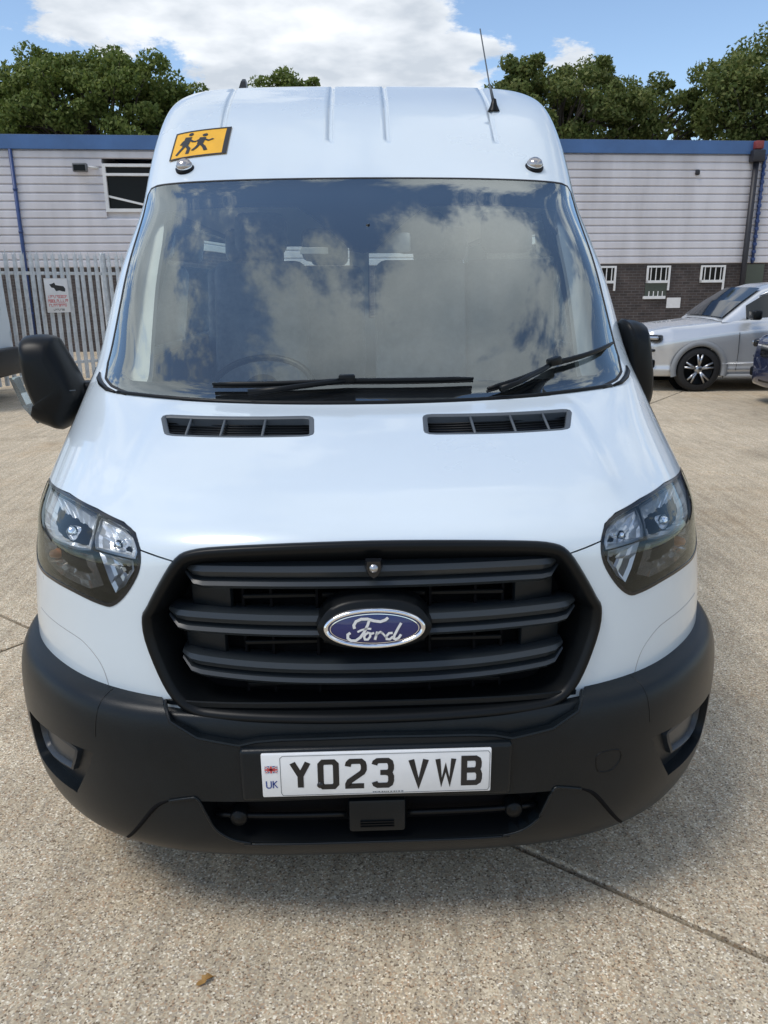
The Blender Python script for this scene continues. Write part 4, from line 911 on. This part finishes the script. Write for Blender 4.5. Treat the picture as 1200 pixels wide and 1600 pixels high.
# downpipes and small fixings on the front
V, F = tube([(-8.50, -.07, ZF-.01), (-8.50, -.07, .05)], .045, 10); dp = mesh('downpipe', V, F, BLUEP, bld)
for z in (1.0, 2.0, 3.0, 4.0): V, F = tube([(-8.50, -.07, z-.03), (-8.50, -.07, z+.03)], .056, 10); mesh('pipe_bracket', V, F, BLUEP, dp)
V, F = tube([(10.78, -.14, 4.72), (10.78, -.14, .05)], .075, 12); dp = mesh('downpipe', V, F, DKP, bld)
rbox('rainwater_hopper', (10.78, -.16, 4.86), (.34, .24, .30), DKP, dp, .03, 2); rbox('hopper_top', (10.78, -.15, 5.13), (.22, .2, .2), simple('red_box', (.22, .04, .04), .5), dp, .02, 2)
V, F = tube([(11.05, -.07, ZF-.01), (11.05, -.07, ZB)], .04, 8); lp = mesh('cladding_post', V, F, BLUEP, bld)
for k in range(14): rbox('post_clip', (11.05, -.08, ZB+.1+k*ph), (.11, .07, .09), BLUEP, lp, .015, 1)
rbox('wall_fixing', (9.20, -.06, 4.46), (.12, .08, .13), DKP, bld, .03, 2)
fl = rbox('floodlight', (-6.84, -.22, 4.48), (.34, .16, .20), simple('floodlight_grey', (.14, .145, .15), .5, var=.2), bld, .02, 2); V, F = tube([(-6.68, -.18, 4.50), (-6.45, -.02, 4.50)], .03, 8); mesh('light_bracket', V, F, WPVC, fl); rbox('light_glass', (-6.84, -.305, 4.47), (.28, .012, .14), DKGL, fl, .004, 1)

# ------------------------------------------------------------------ palisade fence with warning notice
GALV = simple('galvanised_steel', (.56, .585, .60), .5, metal=.3, var=.22, vscale=9)
fA = Vector((-6.6, 10.84, 0)); fB = Vector((-2.6, 14.84, 0)); fd = (fB-fA); fl_ = fd.length; fd.normalize(); fn = Vector((fd.y, -fd.x, 0))
fence = root('palisade_fence', fA, 'grey galvanised palisade fence left of the white minibus', 'fence', rz=math.atan2(fd.y, fd.x))
pw, phh = .037, 2.20
def pale(x):
    V = []; F = []; sec = [(-pw, 0), (-pw*.4, -.012), (0, -.02), (pw*.4, -.012), (pw, 0)]
    for z in (.05, phh-.10): V += [(x+a, b, z) for a, b in sec]
    V += [(x-pw*1.0, .0, phh-.02), (x-pw*.45, -.01, phh-.07), (x, -.02, phh+.03), (x+pw*.45, -.01, phh-.07), (x+pw, 0, phh-.02)]
    for r_ in (0, 5): F += [(r_+i, r_+i+1, r_+6+i, r_+5+i) for i in range(4)]
    return V, F
V, F = pale(0); base = mesh('pale', V, F, GALV, fence, False); npale = int(fl_/.128)
for k in range(1, npale): o = base.copy(); COL.objects.link(o); o.location = (k*.128, random.uniform(-.004, .004), random.uniform(-.01, .01)); o.rotation_euler = (0, random.uniform(-.008, .008), random.uniform(-.06, .06))
for z in (.35, 1.85): rbox('rail', (fl_/2, .035, z), (fl_, .05, .05), GALV, fence, .004, 1)
for x in (.4, 3.0, 5.3): rbox('post', (x, .10, 1.1), (.09, .09, 2.2), GALV, fence, .005, 1)
nb = root('warning_notice', fA+fd*2.02+fn*.02+Vector((0, 0, 1.20)), 'white notice with dog picture and red lettering fixed to the palisade fence', 'sign', rz=math.atan2(fd.y, fd.x))
rbox('board', (0, -.06, .29), (.40, .006, .56), WPVC, nb, .01, 2)
def ntext(name, rows, mat, y=-.0645):
    ps = []
    rq = random.Random(9)
    for z, h, x0, x1, wd_ in rows:
        x = x0
        while x < x1-.01:
            w_ = min(rq.uniform(.35, .9)*wd_, x1-x); kk = rq.choice(('box', 'bar', 'o'))
            if kk == 'box': ps.append(stroke([(x, z-h/2), (x, z+h/2), (x+w_, z+h/2), (x+w_, z)], h*.22))
            elif kk == 'o': ps.append(stroke([(x, z-h/2), (x, z+h/2), (x+w_, z+h/2), (x+w_, z-h/2)], h*.22, True))
            else: ps.append(stroke([(x, z+h/2), (x, z-h/2), (x+w_, z-h/2)], h*.22))
            x += w_+.3*wd_
    V, F = join2(ps); mesh(name, [(a, y, b) for a, b in V], F, mat, nb, False)
ntext('red_lettering', [(.27, .04, -.16, .16, .034), (.20, .045, -.17, .17, .036), (.13, .04, -.16, .15, .034)], M['pink']); ntext('black_lettering', [(.055, .025, -.09, .09, .03)], M['plateblack'])
dg = [(a*.75, b+.01) for a, b in [(-.16, .46), (-.10, .47), (-.04, .49), (-.02, .45), (.06, .44), (.16, .43), (.20, .39), (.19, .34), (.13, .345), (.06, .36), (-.02, .35), (-.06, .40), (-.12, .41)]]
mesh('dog_picture', [(a, -.0645, b) for a, b in dg], [tuple(range(len(dg)))], M['plateblack'], nb, False)

# ------------------------------------------------------------------ trees behind the building
BARK = simple('bark', (.06, .05, .04), .95, var=.3, bump=.5, bscale=25)
def leaf_mat(name, a, b, c):
    m, t, p = new_mat(name); L = t.links.new; g = N(t, 'ShaderNodeNewGeometry')
    r = N(t, 'ShaderNodeValToRGB'); L(g.outputs['Random Per Island'], r.inputs[0]); e = r.color_ramp.elements
    e[0].color = (*a, 1); e[1].color = (*c, 1); x = e.new(.55); x.color = (*b, 1)
    L(r.outputs[0], p.inputs['Base Color']); p.inputs['Roughness'].default_value = .6; p.inputs['Specular IOR Level'].default_value = .3
    tr = N(t, 'ShaderNodeBsdfTranslucent'); L(r.outputs[0], tr.inputs[0]); mxs = N(t, 'ShaderNodeMixShader'); mxs.inputs[0].default_value = .4
    L(p.outputs[0], mxs.inputs[1]); L(tr.outputs[0], mxs.inputs[2]); L(mxs.outputs[0], t.nodes['Material Output'].inputs[0])
    return m
LF1 = leaf_mat('oak_leaves', (.075, .115, .024), (.155, .20, .046), (.25, .285, .08)); LF2 = leaf_mat('ash_leaves', (.075, .11, .028), (.155, .19, .05), (.25, .26, .09))
def tree(x, y, cz, rx, ry, rz_, seed, label, mat, nclump=130, leaves=95, low=.15):
    rq = random.Random(seed); rn = np.random.default_rng(seed)
    T = root('tree', (x, y, 0), label, 'tree', 'trees behind the works building')
    top = cz+rz_; trunk = [(0, 0, -.05), (.08*rq.uniform(-1, 1), .1, cz*.3), (.2*rq.uniform(-1, 1), .2*rq.uniform(-1, 1), cz*.7), (.1, 0, cz+rz_*.35)]
    parts = [tube(trunk, [.34, .26, .2, .07], 8)]
    cl = []
    for k in range(nclump):
        th = rq.uniform(0, 2*math.pi); ph_ = math.acos(rq.uniform(-.75, 1)); rr = rq.uniform(.35, 1)**.5
        rr *= 1+.07*math.sin(3*th+seed)+.07*math.sin(5*th+2.3*seed+2*ph_)
        if k % 7 == 0: rr *= 1.13
        c = Vector((rx*rr*math.sin(ph_)*math.cos(th), ry*rr*math.sin(ph_)*math.sin(th), cz+rz_*rr*math.cos(ph_)))
        cl.append((c, rq.uniform(.45, .95)*min(rx, rz_)*.30))
    for k in range(0, nclump, 3):
        c = cl[k][0]; z0 = rq.uniform(.45, .95)*cz; s = Vector((0.1*rq.uniform(-1, 1), .1*rq.uniform(-1, 1), z0)); mid = s+(c-s)*.55+Vector((0, 0, .25))
        parts.append(tube([s, mid, c], [.10, .055, .02], 5))
    V, F = join2(parts); mesh('trunk', V, F, BARK, T)
    nL = nclump*leaves; cc = np.repeat(np.array([list(c) for c, _ in cl]), leaves, 0); cr_ = np.repeat(np.array([r_ for _, r_ in cl]), leaves)
    d = rn.normal(size=(nL, 3)); d /= np.linalg.norm(d, axis=1, keepdims=True); rad = cr_*rn.uniform(.25, 1, nL)**.45
    P = cc+d*rad[:, None]*np.array([1.15, 1.15, .8]); sz = rn.uniform(.05, .12, nL)
    a = rn.normal(size=(nL, 3)); a /= np.linalg.norm(a, axis=1, keepdims=True); b = np.cross(a, d+rn.normal(size=(nL, 3))*.6); b /= np.linalg.norm(b, axis=1, keepdims=True)+1e-9
    q = np.stack([P-a*sz[:, None], P+b*sz[:, None]*.55, P+a*sz[:, None], P-b*sz[:, None]*.55], 1).reshape(-1, 3)
    me = bpy.data.meshes.new('crown'); me.vertices.add(len(q)); me.vertices.foreach_set('co', q.ravel()); me.loops.add(nL*4); me.loops.foreach_set('vertex_index', np.arange(nL*4)); me.polygons.add(nL); me.polygons.foreach_set('loop_start', np.arange(nL)*4); me.polygons.foreach_set('loop_total', np.full(nL, 4)); me.update(); me.materials.append(mat)
    o = bpy.data.objects.new('crown', me); COL.objects.link(o); o.parent = T
tree(-10.6, 33, 8.35, 4.5, 3.2, 2.15, 3, 'broad green tree above the fascia, left of the minibus roof', LF1, 240, 230)
tree(-16.6, 34, 7.9, 2.6, 2.4, 1.7, 11, 'green tree cut off by the left edge of the photo', LF1, 90, 190)
tree(-2.9, 37, 8.6, 3.1, 2.3, 1.95, 5, 'green treetop just peeping over the middle of the minibus roof', LF1, 110, 190)
tree(8.6, 34, 8.45, 3.6, 2.8, 1.95, 8, 'rounded green tree right behind the whip aerial', LF2, 170, 220)
tree(12.9, 35, 8.3, 2.4, 2.1, 1.7, 21, 'thin pale green tree between the rounded tree and the tall tree', LF2, 80, 150)
tree(17.2, 33, 8.6, 3.4, 2.8, 2.75, 13, 'tall green tree at the right edge of the photo', LF2, 180, 220)

# ------------------------------------------------------------------ parked cars
TINT = simple('car_window', (.012, .015, .018), .04, spec=.7)
def car(loc, rz, paint, name, label, cat, group=None, wheelcol=None):
    C_ = root(name, loc, label, cat, group, rz)
    # stations along the length: x, sill z, half width at sill/waist, waist z, top z, half width of top
    ST = [(.00, .34, .62, .62, .80, .56), (.05, .24, .76, .66, .86, .66), (.16, .21, .85, .72, .91, .74), (.45, .21, .90, .78, .96, .79), (.87, .21, .92, .84, 1.00, .80), (1.35, .21, .925, .90, 1.05, .82), (1.75, .21, .925, .93, 1.07, .84),
          (2.40, .21, .925, .95, 1.07, .85), (3.2, .22, .92, .96, 1.08, .84), (3.75, .24, .91, .96, 1.07, .81), (4.15, .30, .88, .94, 1.05, .76), (4.32, .36, .83, .90, 1.0, .70), (4.38, .44, .76, .84, .94, .62)]
    V = []; F = []; xsN = 60
    S_ = np.array(ST); xx_ = np.concatenate([np.linspace(0, .45, 14), np.linspace(.475, 1.3, 34), np.linspace(1.36, 3.06, 24), np.linspace(3.09, 3.93, 32), np.linspace(3.96, 4.38, 10)])
    def ip(c, x): return np.interp(x, S_[:, 0], S_[:, c])
    rows = []
    for x in xx_:
        zs, w, zw, zt, wt = (float(ip(c, x)) for c in (1, 2, 3, 4, 5)); mid = (zs+zw)/2
        sec = [(0, zs), (w*.55, zs), (w*.93, zs+.02), (w*.985, zs+.12), (w*.965, zs+.18), (w*.975, mid), (w, zw-.06), (w*.995, zw-.02), (w*.965, zw+.03), (wt+(w-wt)*.35, zt-(zt-zw)*.35), (wt, zt-.012), (wt*.8, zt+.004), (wt*.4, zt+.018), (0, zt+.02)]
        sec = [tuple(np.array(sec[i])+(np.array(sec[i+1])-np.array(sec[i]))*t/3) for i in range(len(sec)-1) for t in range(3)]+[sec[-1]]
        full = [(x, -a, b) for a, b in sec]+[(x, a, b) for a, b in reversed(sec[1:-1])]; rows.append(full)
    m_ = len(rows[0]); AX = (.87, 3.50)
    for r_ in rows: V += r_
    for i in range(len(rows)-1):
        for k in range(m_): F.append((i*m_+k, (i+1)*m_+k, (i+1)*m_+(k+1) % m_, i*m_+(k+1) % m_))
    F += [tuple(range(m_)), tuple((len(rows)-1)*m_+k for k in range(m_))[::-1]]
    # cut the wheel arches away
    V_ = np.array(V); keep = []
    for f in F:
        c = V_[list(f)].mean(0); hit_ = False
        for ax in AX:
            if abs(c[1]) > .60 and math.hypot(c[0]-ax, c[2]-.33) < .375: hit_ = True
        if not hit_: keep.append(f)
    mesh('body', V, keep, paint, C_)
    AR = simple(name+'_arch_trim', tuple(wheelcol or (.24, .25, .26)), .6)
    for ax in AX:
        for s in (-1, 1):
            arc = [(ax+.385*math.cos(R(a)), s*.925, .33+.385*math.sin(R(a))) for a in np.linspace(-12, 192, 28)]
            Va = []; Fa = []
            for i, a in enumerate(np.linspace(-14, 194, 28)):
                for rr, yy in ((.352, .78), (.352, .932), (.385, .940), (.415, .938), (.432, .92)): Va.append((ax+rr*math.cos(R(a)), s*yy, .33+rr*math.sin(R(a))))
            for i in range(27):
                for k in range(4): Fa.append((i*5+k, i*5+k+1, i*5+5+k+1, i*5+5+k))
            mesh('wheel_arch', Va, Fa, AR, C_)
            bm = bmesh.new(); bmesh.ops.create_circle(bm, cap_ends=True, radius=.40, segments=28); bmesh.ops.transform(bm, matrix=Matrix.Translation((ax, s*.66, .34)) @ Matrix.Rotation(R(90), 4, 'X'), verts=bm.verts); fin(bm, 'arch_liner', M['void'], C_, False)
            V2, F2 = lathe([(.225, -.10), (.30, -.11), (.325, -.09), (.335, -.05), (.335, .05), (.325, .09), (.30, .11), (.225, .10)], 36, 'Y', (ax, s*.81, .335)); w_ = mesh('wheel', V2, F2, M['rubber'], C_)
            V2, F2 = lathe([(.0, .04), (.22, .04), (.235, .075), (.235, .10), (.225, .105)], 36, 'Y'); mesh('rim_barrel', [(ax+v[0], s*.81+s*v[1], .335+v[2]) for v in V2], F2, M['black'], w_)
            for k in range(5):
                for off in (-.17, .17):
                    a = k*2*math.pi/5+.3; p0 = Vector((.05*math.cos(a), 0, .05*math.sin(a))); p1 = Vector((.225*math.cos(a+off), 0, .225*math.sin(a+off)))
                    V2, F2 = tube([p0+Vector((ax, s*.90, .335)), p1+Vector((ax, s*.912, .335))], [.022, .016], 6); mesh('spoke', V2, F2, M['satin'], w_)
            V2, F2 = lathe([(0, .10), (.05, .10), (.065, .085), (.065, .05)], 20, 'Y'); mesh('hub', [(ax+v[0], s*.81+s*v[1], .335+v[2]) for v in V2], F2, M['satin'], w_)
    # glasshouse
    GH = [(1.18, 1.04, .80), (1.50, 1.29, .74), (1.80, 1.49, .66), (2.05, 1.565, .61), (2.7, 1.60, .595), (3.4, 1.58, .59), (3.95, 1.46, .57), (4.2, 1.22, .61), (4.30, 1.04, .64)]
    Gx = np.array(GH); V = []; F = []; xs_ = np.linspace(1.18, 4.30, 60)
    for x in xs_:
        zt, wt = float(np.interp(x, Gx[:, 0], Gx[:, 1])), float(np.interp(x, Gx[:, 0], Gx[:, 2])); wb = .83-.10*max(0, (x-3.6)/.7); zb = 1.02
        sec = [(wb, zb), (wb+(wt-wb)*.9, zb+(zt-zb)*.9), (wt*.95, zt-.01), (wt*.6, zt+.012), (0, zt+.018)]; full = [(x, -a, b) for a, b in sec]+[(x, a, b) for a, b in reversed(sec[:-1])]; V += full
    m2 = 9; nx_ = len(xs_)
    F = [(i*m2+k, i*m2+k+1, (i+1)*m2+k+1, (i+1)*m2+k) for i in range(nx_-1) for k in range(m2-1)]
    mesh('roof', V, F, paint, C_)
    def gh(x, t, s, o=.006):
        zt, wt = float(np.interp(x, Gx[:, 0], Gx[:, 1])), float(np.interp(x, Gx[:, 0], Gx[:, 2])); wb = .83-.10*max(0, (x-3.6)/.7)
        return (x, s*(wb+(wt-wb)*t*.9+o), 1.02+(zt-1.02)*t*.9)
    for s in (-1, 1):
        for xa, xb in ((1.54, 2.42), (2.48, 3.36), (3.42, 3.96)):
            V = []; n = 14
            for i in range(n+1):
                x = xa+(xb-xa)*i/n; V += [gh(x, .16*1.0 if True else 0, s), gh(x, .90, s)]
            o = mesh('side_glass', V, [(2*i, 2*i+1, 2*i+3, 2*i+2) for i in range(n)], TINT, C_)
        V, F = tube([gh(1.75, .97, s, .02), gh(2.05, 1.0, s, .02), gh(2.7, .99, s, .012), gh(3.4, .99, s, .012), gh(4.0, .95, s, .012)], .012, 6); mesh('roof_rail', V, F, M['satin'], C_)
        dm = rbox('door_mirror', (1.58, s*1.02, 1.13), (.13, .20, .14), M['black'], C_, .035, 3)
        V, F = tube([(1.2, s*.935, .42), (1.9, s*.948, .43), (3.1, s*.945, .45)], [.004, .016, .004], 6); mesh('door_moulding', V, F, paint, C_)
        for x in (1.42, 2.50, 3.36): V, F = tube([(x, s*.929, .32), (x+.01, s*.929, .6), (x, s*.93, .88)], .004, 5); mesh('door_gap', V, F, M['black'], C_)
        rbox('door_handle', (2.2, s*.942, .88), (.17, .03, .025), paint, C_, .008, 2)
        h_ = rbox('headlight', (.155, s*.775, .80), (.34, .14, .10), M['gloss_black'], C_, .03, 3, rot=Matrix.Rotation(s*.85, 3, 'Z')); rbox('lamp_lens', (.14, s*.795, .805), (.31, .13, .055), M['satin'], h_, .02, 2, rot=Matrix.Rotation(s*.85, 3, 'Z'))
        rbox('fog_lamp', (.13, s*.79, .62), (.20, .08, .045), M['gloss_black'], C_, .02, 2, rot=Matrix.Rotation(s*.85, 3, 'Z'))
        rbox('lower_vent', (.12, s*.78, .42), (.24, .10, .13), M['black'], C_, .03, 2, rot=Matrix.Rotation(s*.85, 3, 'Z'))
        rbox('tail_light', (4.28, s*.66, .84), (.12, .26, .14), M['red'], C_, .03, 2)
        V, F = tube([(1.25, s*.90, .235), (2.2, s*.915, .23), (3.1, s*.905, .245)], .035, 8); mesh('sill_trim', V, F, AR, C_)
    rbox('front_grille', (.01, 0, .72), (.06, .92, .17), M['gloss_black'], C_, .02, 2); rbox('lower_grille', (.035, 0, .36), (.06, .95, .12), M['black'], C_, .02, 2)
    V = [(1.24, -.72, 1.015), (1.24, .72, 1.015), (1.30, 0, 1.0)]
    n = 40; V = []
    for i in range(n+1):
        x = 1.22+(1.80-1.22)*i/n; zt, wt = float(np.interp(x, Gx[:, 0], Gx[:, 1])), float(np.interp(x, Gx[:, 0], Gx[:, 2]))
        for k in range(9): a = -1+k/4; V.append((x-.014, a*wt*.93, zt+.032-.012*abs(a)**3))
    mesh('windscreen', V, [(i*9+k, i*9+k+1, i*9+10+k, i*9+9+k) for i in range(n) for k in range(8)], TINT, C_)
    return C_
SILV = simple('silver_paint', (.62, .635, .65), .26, metal=.45, coat=.6); BLUP = simple('dark_blue_paint', (.012, .02, .06), .25, coat=.8)
car((4.27, 10.99, 0), -.03, SILV, 'parked_car', 'silver crossover car parked beside the brick wall, right of the minibus', 'car', 'cars parked in the yard')
car((5.36, 8.30, 0), 0, BLUP, 'parked_car', 'dark blue car of which only the nose shows at the right edge', 'car', 'cars parked in the yard', (.02, .02, .022))

# ------------------------------------------------------------------ white van at the left edge: same body pressings, seen from its side
def copy_part(o, parent, skip):
    if o.name.split('.')[0] in skip: return
    c = o.copy(); COL.objects.link(c); c.parent = parent
    for ch in o.children: copy_part(ch, c, skip)
v2 = root('delivery_van', (-10.36, 9.75, 0), 'white van at the left edge of the photo in front of the palisade fence', 'van', rz=R(-90))
skip = {'number_plate', 'warning_sign', 'marker_lamp', 'aerial', 'aerial_fin', 'seat', 'cabin_mirror', 'dash_card', 'badge', 'sun_visor', 'plate_plinth'}
for ch in list(VAN.children): copy_part(ch, v2, skip)
